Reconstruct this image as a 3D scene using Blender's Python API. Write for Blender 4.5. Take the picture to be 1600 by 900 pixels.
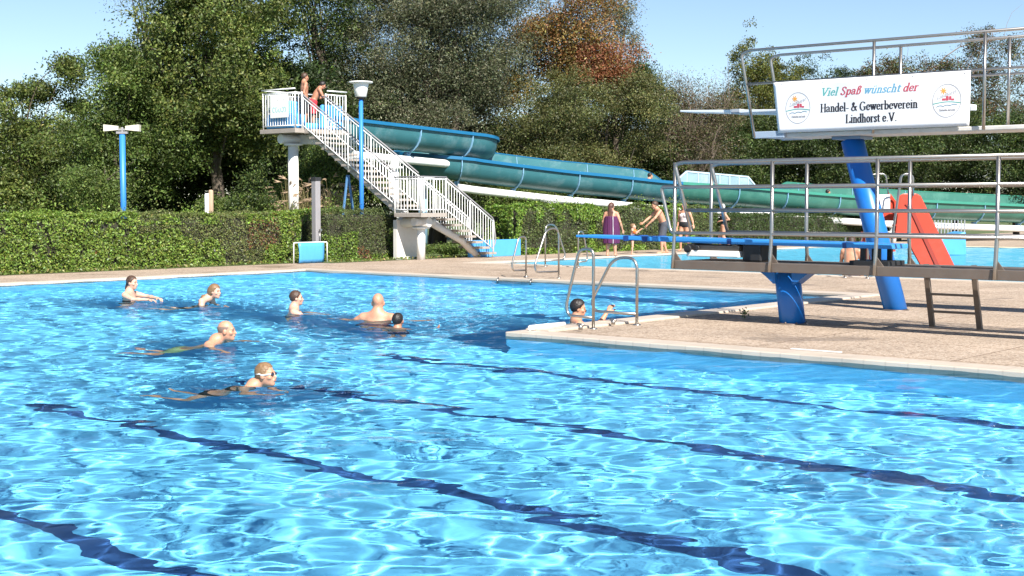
import bpy, math, random
import numpy as np
from mathutils import Vector

for _o in list(bpy.data.objects):
    bpy.data.objects.remove(_o)
SC = bpy.context.scene
COL = SC.collection

# ------------------------------------------------------------------ camera, sky, sun, exposure
FPX, EYE, PITCH = 2200.0, 1.75, math.atan(132 / 2200)
cam = bpy.data.cameras.new('camera')
cam.sensor_width = 36.0
cam.lens = FPX / 1600 * 36
cam.clip_end = 3000
cam_o = bpy.data.objects.new('camera', cam)
COL.objects.link(cam_o)
cam_o.location = (0, 0, EYE)
cam_o.rotation_euler = (math.pi / 2 - PITCH, 0, 0)
SC.camera = cam_o

SUN_EL = math.radians(43)
SUN_DIR2 = Vector((0.42, -0.91, 0)).normalized()
world = bpy.data.worlds.new('World')
SC.world = world
world.use_nodes = True
wnt = world.node_tree
sky = wnt.nodes.new('ShaderNodeTexSky')
sky.sky_type = 'NISHITA'
sky.sun_disc = False
sky.sun_elevation = SUN_EL
sky.sun_rotation = math.atan2(SUN_DIR2.x, SUN_DIR2.y)
sky.air_density = 0.8
sky.dust_density = 0.0
sky.ozone_density = 2.0
bg = wnt.nodes['Background']
bg.inputs[1].default_value = 0.07
wnt.links.new(sky.outputs[0], bg.inputs[0])

sun = bpy.data.lights.new('sun', 'SUN')
sun.energy = 5.0
sun.angle = math.radians(0.5)
sun.color = (1.0, 0.95, 0.87)
sun.cycles.is_caustics_light = True
sun_o = bpy.data.objects.new('sun', sun)
COL.objects.link(sun_o)
sun_o.location = (60, -30, 60)
_sd = SUN_DIR2 * math.cos(SUN_EL) + Vector((0, 0, math.sin(SUN_EL)))
sun_o.rotation_euler = _sd.to_track_quat('Z', 'Y').to_euler()

SC.view_settings.view_transform = 'Standard'
SC.view_settings.look = 'None'
SC.view_settings.gamma = 1
SC.view_settings.use_curve_mapping = False
SC.view_settings.exposure = 1.08
SC.cycles.use_denoising = True
SC.cycles.max_bounces = 10
SC.cycles.transmission_bounces = 8
SC.cycles.transparent_max_bounces = 8
SC.cycles.sample_clamp_indirect = 6

# ------------------------------------------------------------------ coordinates
# u runs along the lanes away to the left, v across them away to the right; the origin is the inner corner of the paved peninsula
UX = np.array([-2600, 2204.0]); UX /= np.linalg.norm(UX)
VX = np.array([UX[1], -UX[0]])
P0 = np.array([-0.083, 18.153])
AX_U = np.array([UX[0], UX[1], 0.0]); AX_V = np.array([VX[0], VX[1], 0.0]); AX_Z = np.array([0, 0, 1.0])
UVZ = np.stack([AX_U, AX_V, AX_Z])          # rows: axes
XYZ = np.eye(3)
DECK = 0.08
WL = 0.045                                    # water level, just under the coping
def W(u, v, z=0.0):
    q = P0 + u * UX + v * VX
    return np.array([q[0], q[1], z])
def toUV(x, y):
    d = np.array([x, y]) - P0
    return float(d @ UX), float(d @ VX)
def at(px, py, Y):          # a real point Y metres ahead, read off the survey of the photograph
    x = (px - 800) / FPX; y = -(py - 450) / FPX
    r = np.array([x, math.cos(PITCH) + y * math.sin(PITCH), -math.sin(PITCH) + y * math.cos(PITCH)])
    return np.array([0, 0, EYE]) + r * (Y / r[1])
def on(px, py, z=DECK):
    x = (px - 800) / FPX; y = -(py - 450) / FPX
    r = np.array([x, math.cos(PITCH) + y * math.sin(PITCH), -math.sin(PITCH) + y * math.cos(PITCH)])
    return np.array([0, 0, EYE]) + r * ((z - EYE) / r[2])

# ------------------------------------------------------------------ object plumbing
def tag(o, label=None, cat=None, group=None, kind=None):
    if label: o['label'] = label
    if cat: o['category'] = cat
    if group: o['group'] = group
    if kind: o['kind'] = kind
    return o
def thing(name, label, cat, loc=(0, 0, 0), group=None):
    o = bpy.data.objects.new(name, None)
    o.empty_display_size = 0.2
    COL.objects.link(o)
    o.location = Vector(tuple(float(c) for c in loc))
    return tag(o, label, cat, group)
def root_loc(p):
    l = np.zeros(3)
    while p is not None:
        l += np.array(p.location); p = p.parent
    return l
def link(name, me, mat, parent=None, loc=None):
    o = bpy.data.objects.new(name, me)
    COL.objects.link(o)
    if mat is not None:
        for m in (mat if isinstance(mat, (list, tuple)) else [mat]):
            me.materials.append(m)
    if parent is not None: o.parent = parent
    if loc is not None: o.location = Vector(tuple(float(c) for c in loc))
    return o
def np_mesh(name, co, faces, smooth=False, mids=None, origin=None):
    """faces: int array (n,4) or (n,3), or list of index lists"""
    me = bpy.data.meshes.new(name)
    co = np.asarray(co, dtype=np.float64).reshape(-1, 3)
    if origin is not None: co = co - origin
    if isinstance(faces, np.ndarray):
        n, k = faces.shape
        starts = np.arange(0, n * k, k, dtype=np.int32); flat = faces.reshape(-1).astype(np.int32)
    else:
        lens = np.array([len(f) for f in faces], dtype=np.int32); n = len(faces)
        starts = np.concatenate([[0], np.cumsum(lens)[:-1]]).astype(np.int32)
        flat = np.array([i for f in faces for i in f], dtype=np.int32)
    me.vertices.add(len(co)); me.vertices.foreach_set('co', co.astype(np.float32).ravel())
    me.loops.add(len(flat)); me.loops.foreach_set('vertex_index', flat)
    me.polygons.add(n); me.polygons.foreach_set('loop_start', starts)
    if mids is not None: me.polygons.foreach_set('material_index', np.asarray(mids, dtype=np.int32))
    if np.ndim(smooth) > 0 or smooth:
        me.polygons.foreach_set('use_smooth', np.ones(n, bool) if np.ndim(smooth) == 0 else np.asarray(smooth, bool))
    me.update(calc_edges=True)
    me.validate()
    return me

class MB:
    """collects shapes and links them as one mesh object"""
    def __init__(s): s.v = []; s.f = []; s.sm = []; s.m = []; s.mat = 0
    def add(s, vs, fs, smooth=False):
        b = len(s.v); s.v.extend([tuple(float(c) for c in q) for q in vs])
        for f in fs:
            s.f.append([i + b for i in f]); s.sm.append(smooth); s.m.append(s.mat)
        return s
    def box(s, c, size, ax=UVZ, taper=None):
        c = np.asarray(c, float); h = np.asarray(size, float) / 2; vs = []
        for k in (-1, 1):
            t = 1.0 if (taper is None or k < 0) else taper
            for (i, j) in ((-1, -1), (1, -1), (1, 1), (-1, 1)):
                vs.append(c + ax[0] * h[0] * i * t + ax[1] * h[1] * j * t + ax[2] * h[2] * k)
        fs = [(3, 2, 1, 0), (4, 5, 6, 7), (0, 1, 5, 4), (1, 2, 6, 5), (2, 3, 7, 6), (3, 0, 4, 7)]
        if np.linalg.det(np.stack(ax)) < 0: fs = [f[::-1] for f in fs]
        return s.add(vs, fs)
    def bar(s, a, b, w, h, up=AX_Z):
        a = np.asarray(a, float); b = np.asarray(b, float); d = b - a; L = np.linalg.norm(d); d = d / L
        if abs(d @ up) > .98: up = AX_U
        sd = np.cross(d, up); sd /= np.linalg.norm(sd); u2 = np.cross(sd, d)
        return s.box((a + b) / 2, (L, w, h), (d, -sd, u2))
    def tube(s, pts, r, n=8, cap=True, closed=False):
        pts = [np.asarray(p, float) for p in pts]; m = len(pts)
        rs = r if hasattr(r, '__len__') else [r] * m
        tang = []
        for i in range(m):
            if closed: t = pts[(i + 1) % m] - pts[i - 1]
            else: t = pts[min(i + 1, m - 1)] - pts[max(i - 1, 0)]
            tang.append(t / (np.linalg.norm(t) + 1e-12))
        ref = AX_Z if abs(tang[0][2]) < .9 else np.array([1.0, 0, 0])
        nrm = np.cross(tang[0], ref); nrm /= np.linalg.norm(nrm)
        vs = []; fs = []
        for i in range(m):
            nrm = nrm - tang[i] * (nrm @ tang[i]); nrm /= np.linalg.norm(nrm)
            bi = np.cross(tang[i], nrm)
            for k in range(n):
                a = 2 * math.pi * k / n
                vs.append(pts[i] + rs[i] * (math.cos(a) * nrm + math.sin(a) * bi))
        for i in range(m if closed else m - 1):
            j = (i + 1) % m
            for k in range(n):
                l = (k + 1) % n
                fs.append((i * n + k, i * n + l, j * n + l, j * n + k))
        s.add(vs, fs, True)
        if cap and not closed:
            b = len(s.v) - m * n
            s.f.append([b + k for k in range(n)][::-1]); s.sm.append(False); s.m.append(s.mat)
            s.f.append([b + (m - 1) * n + k for k in range(n)]); s.sm.append(False); s.m.append(s.mat)
        return s
    def lathe(s, c, prof, n=20, ax=XYZ):
        c = np.asarray(c, float); vs = []; fs = []
        for (r, z) in prof:
            for k in range(n):
                a = 2 * math.pi * k / n
                vs.append(c + ax[0] * r * math.cos(a) + ax[1] * r * math.sin(a) + ax[2] * z)
        for i in range(len(prof) - 1):
            for k in range(n):
                l = (k + 1) % n
                fs.append((i * n + k, i * n + l, (i + 1) * n + l, (i + 1) * n + k))
        return s.add(vs, fs, True)
    def prism(s, poly, d, smooth=False):
        """poly: 3D points of one face (counter-clockwise seen against d); d: extrusion vector"""
        poly = [np.asarray(p, float) for p in poly]; n = len(poly); d = np.asarray(d, float)
        vs = poly + [p + d for p in poly]
        fs = [list(range(n))[::-1], list(range(n, 2 * n))] + [(i, (i + 1) % n, (i + 1) % n + n, i + n) for i in range(n)]
        return s.add(vs, fs, smooth)
    def quad(s, a, b, c, d): return s.add([a, b, c, d], [(0, 1, 2, 3)])
    def ell(s, c, r, ax=XYZ, n=12, m=8):
        c = np.asarray(c, float); vs = [c - ax[2] * r[2]]; fs = []
        for i in range(1, m):
            t = math.pi * i / m
            for k in range(n):
                a = 2 * math.pi * k / n
                vs.append(c + ax[0] * r[0] * math.sin(t) * math.cos(a) + ax[1] * r[1] * math.sin(t) * math.sin(a) - ax[2] * r[2] * math.cos(t))
        vs.append(c + ax[2] * r[2]); T = len(vs) - 1
        for k in range(n):
            l = (k + 1) % n
            fs.append((0, 1 + l, 1 + k)); fs.append((T, 1 + (m - 2) * n + k, 1 + (m - 2) * n + l))
            for i in range(m - 2):
                fs.append((1 + i * n + k, 1 + i * n + l, 1 + (i + 1) * n + l, 1 + (i + 1) * n + k))
        return s.add(vs, fs, True)
    def build(s, name, mat, parent=None, bevel=0, recalc=False, **kw):
        loc = None
        if parent is not None: org = root_loc(parent)
        else:
            a = np.array(s.v); org = np.array([(a[:, 0].min() + a[:, 0].max()) / 2, (a[:, 1].min() + a[:, 1].max()) / 2, a[:, 2].min()]); loc = org
        me = np_mesh(name, np.array(s.v), s.f, s.sm, s.m, org)
        if recalc:
            import bmesh
            bm = bmesh.new(); bm.from_mesh(me); bmesh.ops.recalc_face_normals(bm, faces=bm.faces); bm.to_mesh(me); bm.free()
        o = link(name, me, mat, parent, loc)
        if bevel:
            b = o.modifiers.new('edge', 'BEVEL'); b.width = bevel; b.segments = 2; b.limit_method = 'ANGLE'; b.angle_limit = .6
        return tag(o, **kw)

def smooth_path(pts, n=8):
    """Catmull-Rom through pts"""
    P = [np.asarray(p, float) for p in pts]; P = [2 * P[0] - P[1]] + P + [2 * P[-1] - P[-2]]; out = []
    for i in range(1, len(P) - 2):
        a, b, c, d = P[i - 1:i + 3]
        for k in range(n):
            t = k / n
            out.append(.5 * (2 * b + (c - a) * t + (2 * a - 5 * b + 4 * c - d) * t * t + (3 * b - a - 3 * c + d) * t ** 3))
    out.append(P[-2]); return out
def round_path(pts, r=.08, n=5, closed=False):
    """polyline with rounded corners"""
    P = [np.asarray(p, float) for p in pts]; m = len(P); out = []
    for i in range(m):
        if not closed and i in (0, m - 1): out.append(P[i]); continue
        a, b, c = P[i - 1], P[i], P[(i + 1) % m]
        d1 = (a - b); l1 = np.linalg.norm(d1); d2 = (c - b); l2 = np.linalg.norm(d2)
        q = min(r, l1 * .45, l2 * .45); s0 = b + d1 / l1 * q; s1 = b + d2 / l2 * q
        for k in range(n + 1):
            t = k / n; out.append((1 - t) ** 2 * s0 + 2 * t * (1 - t) * b + t * t * s1)
    return out

# ------------------------------------------------------------------ materials
MATS = {}
def mat(name, col, rough=.6, metal=0.0, var=.12, scale=6.0, bump=0.0, bscale=60.0, spec=.5, dirt=None, dirt_scale=2.0, dirt_amt=.5, coat=0.0):
    if name in MATS: return MATS[name]
    m = bpy.data.materials.new(name); m.use_nodes = True; nt = m.node_tree; b = nt.nodes['Principled BSDF']; MATS[name] = m
    N = nt.nodes.new; L = nt.links.new
    b.inputs['Roughness'].default_value = rough; b.inputs['Metallic'].default_value = metal
    b.inputs['Specular IOR Level'].default_value = spec; b.inputs['Coat Weight'].default_value = coat
    tc = N('ShaderNodeTexCoord')
    nz = N('ShaderNodeTexNoise'); nz.inputs['Scale'].default_value = scale; nz.inputs['Detail'].default_value = 6; L(tc.outputs['Object'], nz.inputs['Vector'])
    mx = N('ShaderNodeMix'); mx.data_type = 'RGBA'
    mx.inputs[6].default_value = tuple(max(0, c * (1 - var)) for c in col) + (1,)
    mx.inputs[7].default_value = tuple(min(1, c * (1 + var)) for c in col) + (1,)
    L(nz.outputs['Fac'], mx.inputs[0]); last = mx.outputs[2]
    if dirt is not None:
        n2 = N('ShaderNodeTexNoise'); n2.inputs['Scale'].default_value = dirt_scale; n2.inputs['Detail'].default_value = 8; n2.inputs['Roughness'].default_value = .7
        L(tc.outputs['Object'], n2.inputs['Vector'])
        mr = N('ShaderNodeMapRange'); mr.inputs[1].default_value = .5; mr.inputs[2].default_value = .72; mr.inputs[3].default_value = 0; mr.inputs[4].default_value = dirt_amt
        L(n2.outputs['Fac'], mr.inputs[0])
        m2 = N('ShaderNodeMix'); m2.data_type = 'RGBA'; L(mr.outputs[0], m2.inputs[0]); L(last, m2.inputs[6]); m2.inputs[7].default_value = tuple(dirt) + (1,); last = m2.outputs[2]
    L(last, b.inputs['Base Color'])
    if bump:
        n3 = N('ShaderNodeTexNoise'); n3.inputs['Scale'].default_value = bscale; n3.inputs['Detail'].default_value = 4; L(tc.outputs['Object'], n3.inputs['Vector'])
        bp = N('ShaderNodeBump'); bp.inputs['Strength'].default_value = bump; bp.inputs['Distance'].default_value = .01
        L(n3.outputs['Fac'], bp.inputs['Height']); L(bp.outputs[0], b.inputs['Normal'])
    return m

def deck_material():
    m = bpy.data.materials.new('exposed_aggregate'); m.use_nodes = True; nt = m.node_tree; b = nt.nodes['Principled BSDF']; N = nt.nodes.new; L = nt.links.new
    b.inputs['Roughness'].default_value = .85; b.inputs['Specular IOR Level'].default_value = .25
    tc = N('ShaderNodeTexCoord')
    vo = N('ShaderNodeTexVoronoi'); vo.inputs['Scale'].default_value = 42; L(tc.outputs['Object'], vo.inputs['Vector'])
    rp = N('ShaderNodeValToRGB'); cr = rp.color_ramp
    cr.elements[0].color = (.20, .15, .112, 1); cr.elements[1].color = (.50, .415, .33, 1)
    e = cr.elements.new(.35); e.color = (.385, .295, .22, 1); e = cr.elements.new(.7); e.color = (.44, .345, .27, 1)
    sp = N('ShaderNodeSeparateColor'); L(vo.outputs['Color'], sp.inputs[0]); L(sp.outputs[0], rp.inputs[0])
    nz = N('ShaderNodeTexNoise'); nz.inputs['Scale'].default_value = .9; nz.inputs['Detail'].default_value = 8; nz.inputs['Roughness'].default_value = .65; L(tc.outputs['Object'], nz.inputs['Vector'])
    mr = N('ShaderNodeMapRange'); mr.inputs[1].default_value = .35; mr.inputs[2].default_value = .7; mr.inputs[3].default_value = 1.06; mr.inputs[4].default_value = .78; L(nz.outputs['Fac'], mr.inputs[0])
    mu = N('ShaderNodeMix'); mu.data_type = 'RGBA'; mu.blend_type = 'MULTIPLY'; mu.inputs[0].default_value = 1
    L(rp.outputs[0], mu.inputs[6]); L(mr.outputs[0], mu.inputs[7])
    # thin joints between cast slabs, laid out along the pool axes
    mp = N('ShaderNodeMapping'); mp.inputs['Rotation'].default_value = (0, 0, -math.atan2(UX[1], UX[0])); L(tc.outputs['Object'], mp.inputs['Vector'])
    br = N('ShaderNodeTexBrick'); br.inputs['Scale'].default_value = 1; br.offset = 0; br.inputs['Mortar Size'].default_value = .012; br.inputs['Brick Width'].default_value = 2.4; br.inputs['Row Height'].default_value = 1.6
    br.inputs['Color1'].default_value = (1, 1, 1, 1); br.inputs['Color2'].default_value = (.93, .92, .9, 1); br.inputs['Mortar'].default_value = (.5, .46, .42, 1)
    L(mp.outputs[0], br.inputs['Vector'])
    m3 = N('ShaderNodeMix'); m3.data_type = 'RGBA'; m3.blend_type = 'MULTIPLY'; m3.inputs[0].default_value = 1; L(mu.outputs[2], m3.inputs[6]); L(br.outputs['Color'], m3.inputs[7])
    # damp patches where wet bathers walk, and old stains
    wn = N('ShaderNodeTexNoise'); wn.inputs['Scale'].default_value = .55; wn.inputs['Detail'].default_value = 9; wn.inputs['Roughness'].default_value = .6; wn.inputs['Distortion'].default_value = .6; L(tc.outputs['Object'], wn.inputs['Vector'])
    wr = N('ShaderNodeMapRange'); wr.inputs[1].default_value = .60; wr.inputs[2].default_value = .66; wr.inputs[3].default_value = 0; wr.inputs[4].default_value = .75; L(wn.outputs['Fac'], wr.inputs[0])
    m4 = N('ShaderNodeMix'); m4.data_type = 'RGBA'; m4.blend_type = 'MULTIPLY'; L(wr.outputs[0], m4.inputs[0]); L(m3.outputs[2], m4.inputs[6]); m4.inputs[7].default_value = (.62, .60, .58, 1)
    L(m4.outputs[2], b.inputs['Base Color'])
    rr = N('ShaderNodeMapRange'); rr.inputs[1].default_value = 0; rr.inputs[2].default_value = .75; rr.inputs[3].default_value = .85; rr.inputs[4].default_value = .45; L(wr.outputs[0], rr.inputs[0]); L(rr.outputs[0], b.inputs['Roughness'])
    bp = N('ShaderNodeBump'); bp.inputs['Strength'].default_value = .6; bp.inputs['Distance'].default_value = .012; bp.invert = True
    L(vo.outputs['Distance'], bp.inputs['Height']); L(bp.outputs[0], b.inputs['Normal'])
    return m
def tile_material(name, col, scale=1.0, joint=.55, var=.06):
    m = bpy.data.materials.new(name); m.use_nodes = True; nt = m.node_tree; b = nt.nodes['Principled BSDF']; N = nt.nodes.new; L = nt.links.new
    b.inputs['Roughness'].default_value = .45
    tc = N('ShaderNodeTexCoord'); mp = N('ShaderNodeMapping'); mp.inputs['Rotation'].default_value = (0, 0, -math.atan2(UX[1], UX[0])); L(tc.outputs['Object'], mp.inputs['Vector'])
    br = N('ShaderNodeTexBrick'); br.offset = 0; br.inputs['Scale'].default_value = scale; br.inputs['Mortar Size'].default_value = .01
    br.inputs['Brick Width'].default_value = .25; br.inputs['Row Height'].default_value = .125
    br.inputs['Color1'].default_value = tuple(c * (1 + var) for c in col) + (1,); br.inputs['Color2'].default_value = tuple(c * (1 - var) for c in col) + (1,)
    br.inputs['Mortar'].default_value = tuple(c * joint for c in col) + (1,)
    L(mp.outputs[0], br.inputs['Vector'])
    nz = N('ShaderNodeTexNoise'); nz.inputs['Scale'].default_value = 1.3; nz.inputs['Detail'].default_value = 7; L(tc.outputs['Object'], nz.inputs['Vector'])
    mr = N('ShaderNodeMapRange'); mr.inputs[1].default_value = .35; mr.inputs[2].default_value = .7; mr.inputs[3].default_value = 1.03; mr.inputs[4].default_value = .86; L(nz.outputs['Fac'], mr.inputs[0])
    mu = N('ShaderNodeMix'); mu.data_type = 'RGBA'; mu.blend_type = 'MULTIPLY'; mu.inputs[0].default_value = 1; L(br.outputs['Color'], mu.inputs[6]); L(mr.outputs[0], mu.inputs[7])
    L(mu.outputs[2], b.inputs['Base Color'])
    return m
def leaf_material(name, trans=.3, rough=.5):
    m = bpy.data.materials.new(name); m.use_nodes = True; nt = m.node_tree; b = nt.nodes['Principled BSDF']; N = nt.nodes.new; L = nt.links.new
    b.inputs['Roughness'].default_value = rough; b.inputs['Specular IOR Level'].default_value = .35
    at_ = N('ShaderNodeAttribute'); at_.attribute_name = 'leaf_colour'
    L(at_.outputs['Color'], b.inputs['Base Color'])
    tr = N('ShaderNodeBsdfTranslucent')
    hs = N('ShaderNodeHueSaturation'); hs.inputs['Saturation'].default_value = 1.15; hs.inputs['Value'].default_value = 1.3; L(at_.outputs['Color'], hs.inputs['Color']); L(hs.outputs[0], tr.inputs['Color'])
    mx = N('ShaderNodeMixShader'); mx.inputs[0].default_value = trans
    L(b.outputs[0], mx.inputs[1]); L(tr.outputs[0], mx.inputs[2]); L(mx.outputs[0], nt.nodes['Material Output'].inputs[0])
    return m
def water_material():
    m = bpy.data.materials.new('pool_water'); m.use_nodes = True; nt = m.node_tree; N = nt.nodes.new; L = nt.links.new
    r = N('ShaderNodeBsdfRefraction'); r.inputs['IOR'].default_value = 1.333; r.inputs['Roughness'].default_value = 0.0; r.inputs['Color'].default_value = (.84, .96, 1.0, 1)
    gl = N('ShaderNodeBsdfGlossy'); gl.inputs['Roughness'].default_value = 0.0
    fr = N('ShaderNodeFresnel'); fr.inputs['IOR'].default_value = 1.333
    # the photographer's polarising look: about half of the mirrored light is gone
    mm = N('ShaderNodeMath'); mm.operation = 'MULTIPLY'; mm.inputs[1].default_value = .30; L(fr.outputs[0], mm.inputs[0])
    mx = N('ShaderNodeMixShader'); L(mm.outputs[0], mx.inputs[0]); L(r.outputs[0], mx.inputs[1]); L(gl.outputs[0], mx.inputs[2])
    L(mx.outputs[0], nt.nodes['Material Output'].inputs[0])
    return m

M_STEEL = mat('brushed_steel', (.40, .375, .345), .30, .9, .1, 20)
M_STEELB = mat('weathered_steel_beam', (.17, .135, .11), .5, .3, .2, 5, dirt=(.16, .10, .07), dirt_scale=3, dirt_amt=.5)
M_WHITE = mat('white_paint', (.78, .77, .74), .45, 0, .04, 4, dirt=(.55, .51, .45), dirt_scale=1.1, dirt_amt=.3)
M_WHITE2 = mat('white_paint_clean', (.82, .82, .80), .4, 0, .03, 4)
M_BLUE = mat('blue_paint', (.010, .15, .52), .35, 0, .08, 3, dirt=(.05, .16, .42), dirt_scale=2, dirt_amt=.5)
M_BLUEPOST = mat('light_blue_post_paint', (.03, .20, .60), .45, 0, .08, 3)
M_BOARD = mat('blue_board_plastic', (.035, .26, .66), .4, 0, .05, 2)
M_BOARDW = mat('white_board_plastic', (.66, .69, .72), .4, 0, .05, 2)
M_CONC = mat('concrete', (.33, .29, .255), .85, 0, .15, 8, bump=.3, dirt=(.22, .20, .17), dirt_scale=2.5, dirt_amt=.6)
M_CONCW = mat('painted_concrete', (.66, .64, .60), .75, 0, .08, 4, dirt=(.42, .38, .33), dirt_scale=1.8, dirt_amt=.5)
M_GREY = mat('grey_painted_metal', (.25, .24, .25), .6, 0, .1, 5)
M_DARK = mat('black_rubber', (.02, .02, .022), .6, 0, .2, 9)
M_CYAN = mat('light_blue_plastic', (.075, .33, .66), .45, 0, .08, 2, dirt=(.06, .25, .50), dirt_scale=3, dirt_amt=.5)
M_RED = mat('red_plastic', (.50, .048, .022), .4, 0, .08, 2, dirt=(.45, .08, .05), dirt_scale=2, dirt_amt=.4)
M_WOOD = mat('pale_wood', (.42, .30, .20), .8, 0, .2, 9)
M_BARK = mat('bark', (.10, .078, .058), .9, 0, .35, 12, bump=.6, bscale=30)
M_TWIG = mat('dry_twig', (.20, .155, .12), .9, 0, .25, 10)
M_CORE = mat('hedge_twigs', (.035, .034, .02), .95, 0, .4, 8)
M_DECK = deck_material()
M_COPE = tile_material('cream_coping_tile', (.53, .445, .36), 1.0, .88, .05)
M_LEAF = leaf_material('leaves')
M_HEDGE = leaf_material('hedge_leaves', .22, .45)
M_WATER = water_material()
# ------------------------------------------------------------------ setting: ground, deck, basins, water
POOL_U1, POOL_V0, BAY_V1, POOL_U0 = 15.15, -12.9, 9.95, -12.0
FAR_U1, FAR_V0, FAR_V1, FAR_U0 = 14.5, 15.95, 40.0, -12.0
def rect(mb, u0, u1, v0, v1, z):
    mb.quad(W(u0, v0, z), W(u0, v1, z), W(u1, v1, z), W(u1, v0, z))
RU0, RU1, RV0, RV1 = -40, 18.9, -24, 70
M_GRASS = mat('lawn', (.075, .105, .028), .9, 0, .5, 3, bump=.5, bscale=40, dirt=(.12, .10, .05), dirt_scale=.6)
g = MB()
B = 900
for a in ((RU1, B, -B, B), (-B, RU0, -B, B), (RU0, RU1, -B, RV0), (RU0, RU1, RV1, B)): rect(g, *a, 0.05)
g.build('ground', M_GRASS, kind='structure')
d = MB()
for a in ((RU0, RU1, RV0, POOL_V0), (POOL_U1, RU1, POOL_V0, RV1), (RU0, POOL_U0, POOL_V0, 0), (RU0, 0, 0, BAY_V1),
          (RU0, POOL_U1, BAY_V1, FAR_V0), (FAR_U1, POOL_U1, FAR_V0, RV1), (RU0, FAR_U0, FAR_V0, RV1), (FAR_U0, FAR_U1, FAR_V1, RV1)):
    rect(d, *a, DECK)
d.build('pool_deck', M_DECK, kind='structure')
gv = MB()
rect(gv, 17.55, RU1 - .01, 13.0, 60, DECK + .006); rect(gv, 18.3, RU1 - .01, -24, 12.9, DECK + .006)
gv.build('grass_verge', M_GRASS, kind='structure')

# cream tiled coping round both pools
cp = MB(); CW = .40
def coping(u0, u1, v0, v1, top=DECK + .014, low=-.36):
    c = W((u0 + u1) / 2, (v0 + v1) / 2, (top + low) / 2)
    cp.box(c, (abs(u1 - u0), abs(v1 - v0), top - low))
e = .004
coping(POOL_U0 - CW, e, e - 0, CW + e) if False else None
coping(POOL_U0, CW - .0 - CW + e, -e, CW)                    # front edge of the peninsula
coping(-CW, e, CW + .002, BAY_V1 - .002, DECK + .03)         # its left edge along the bay, a little raised
coping(-CW, POOL_U1 + CW, BAY_V1 - e, BAY_V1 + CW)           # far edge of the bay
coping(POOL_U1 - e, POOL_U1 + CW, POOL_V0 - CW, BAY_V1 - .006)
coping(POOL_U0 - CW, POOL_U1 - .006, POOL_V0 - CW, POOL_V0 + e)
coping(POOL_U0 - CW, POOL_U0 + e, POOL_V0 + .006, -.006)
coping(FAR_U0, FAR_U1 + CW, FAR_V0 - CW, FAR_V0 + e)
coping(FAR_U1 - e, FAR_U1 + CW, FAR_V0 + .006, FAR_V1)
cp.build('pool_coping', M_COPE, bevel=.012, kind='structure')

M_POOL = mat('pool_basin_paint', (.23, .68, .97), .6, 0, .05, .7)
M_FARPOOL = mat('far_basin_paint', (.19, .60, .78), .6, 0, .05, .7)
M_LANE = mat('lane_marking_tile', (.026, .075, .21), .5, 0, .2, 5)
b = MB(); ZF, ZB = -1.85, -2.3
def wall(p, q, z0, z1=-.30): b.quad(W(*p, z0), W(*q, z0), W(*q, z1), W(*p, z1))
o_ = .03
rect(b, POOL_U0 - .1, POOL_U1 + .1, POOL_V0 - .1, .02, ZF)
b.quad(W(-.1, .02, ZF), W(-.1, 2.2, ZB), W(POOL_U1 + .1, 2.2, ZB), W(POOL_U1 + .1, .02, ZF))
rect(b, -.1, POOL_U1 + .1, 2.2, BAY_V1 + .1, ZB)
wall((POOL_U0, -0 + o_), (0, o_), ZF - .05); wall((-o_, o_), (-o_, BAY_V1 + o_), ZB - .05)
wall((-o_, BAY_V1 + o_), (POOL_U1 + o_, BAY_V1 + o_), ZB - .05); wall((POOL_U1 + o_, BAY_V1 + o_), (POOL_U1 + o_, POOL_V0 - o_), ZB - .05)
wall((POOL_U1 + o_, POOL_V0 - o_), (POOL_U0 - o_, POOL_V0 - o_), ZF - .05); wall((POOL_U0 - o_, POOL_V0 - o_), (POOL_U0 - o_, o_), ZF - .05)
basin = b.build('pool_basin', M_POOL, kind='structure')
b = MB()
b.quad(W(FAR_U0, FAR_V0 - .1, -1.0), W(FAR_U0, FAR_V1, -1.0), W(FAR_U1 - 3, FAR_V1, -.8), W(FAR_U1 - 3, FAR_V0 - .1, -.8))
b.quad(W(FAR_U1 - 3, FAR_V0 - .1, -.8), W(FAR_U1 - 3, FAR_V1, -.8), W(FAR_U1 + .1, FAR_V1, -.32), W(FAR_U1 + .1, FAR_V0 - .1, -.32))
wall((FAR_U0, FAR_V0 - o_), (FAR_U1, FAR_V0 - o_), -1.2); wall((FAR_U1 + o_, FAR_V0), (FAR_U1 + o_, FAR_V1), -1.2); wall((FAR_U0, FAR_V1), (FAR_U1, FAR_V1), -1.2)
far_basin = b.build('far_pool_basin', M_FARPOOL, kind='structure')
ln = MB()
for vl in (-1.25, -3.75, -6.25, -8.75, -11.25):
    rect(ln, POOL_U0 + 2, .9, vl - .105, vl + .105, ZF + .006)
lanes = ln.build('lane_markings', M_LANE, kind='structure')

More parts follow.
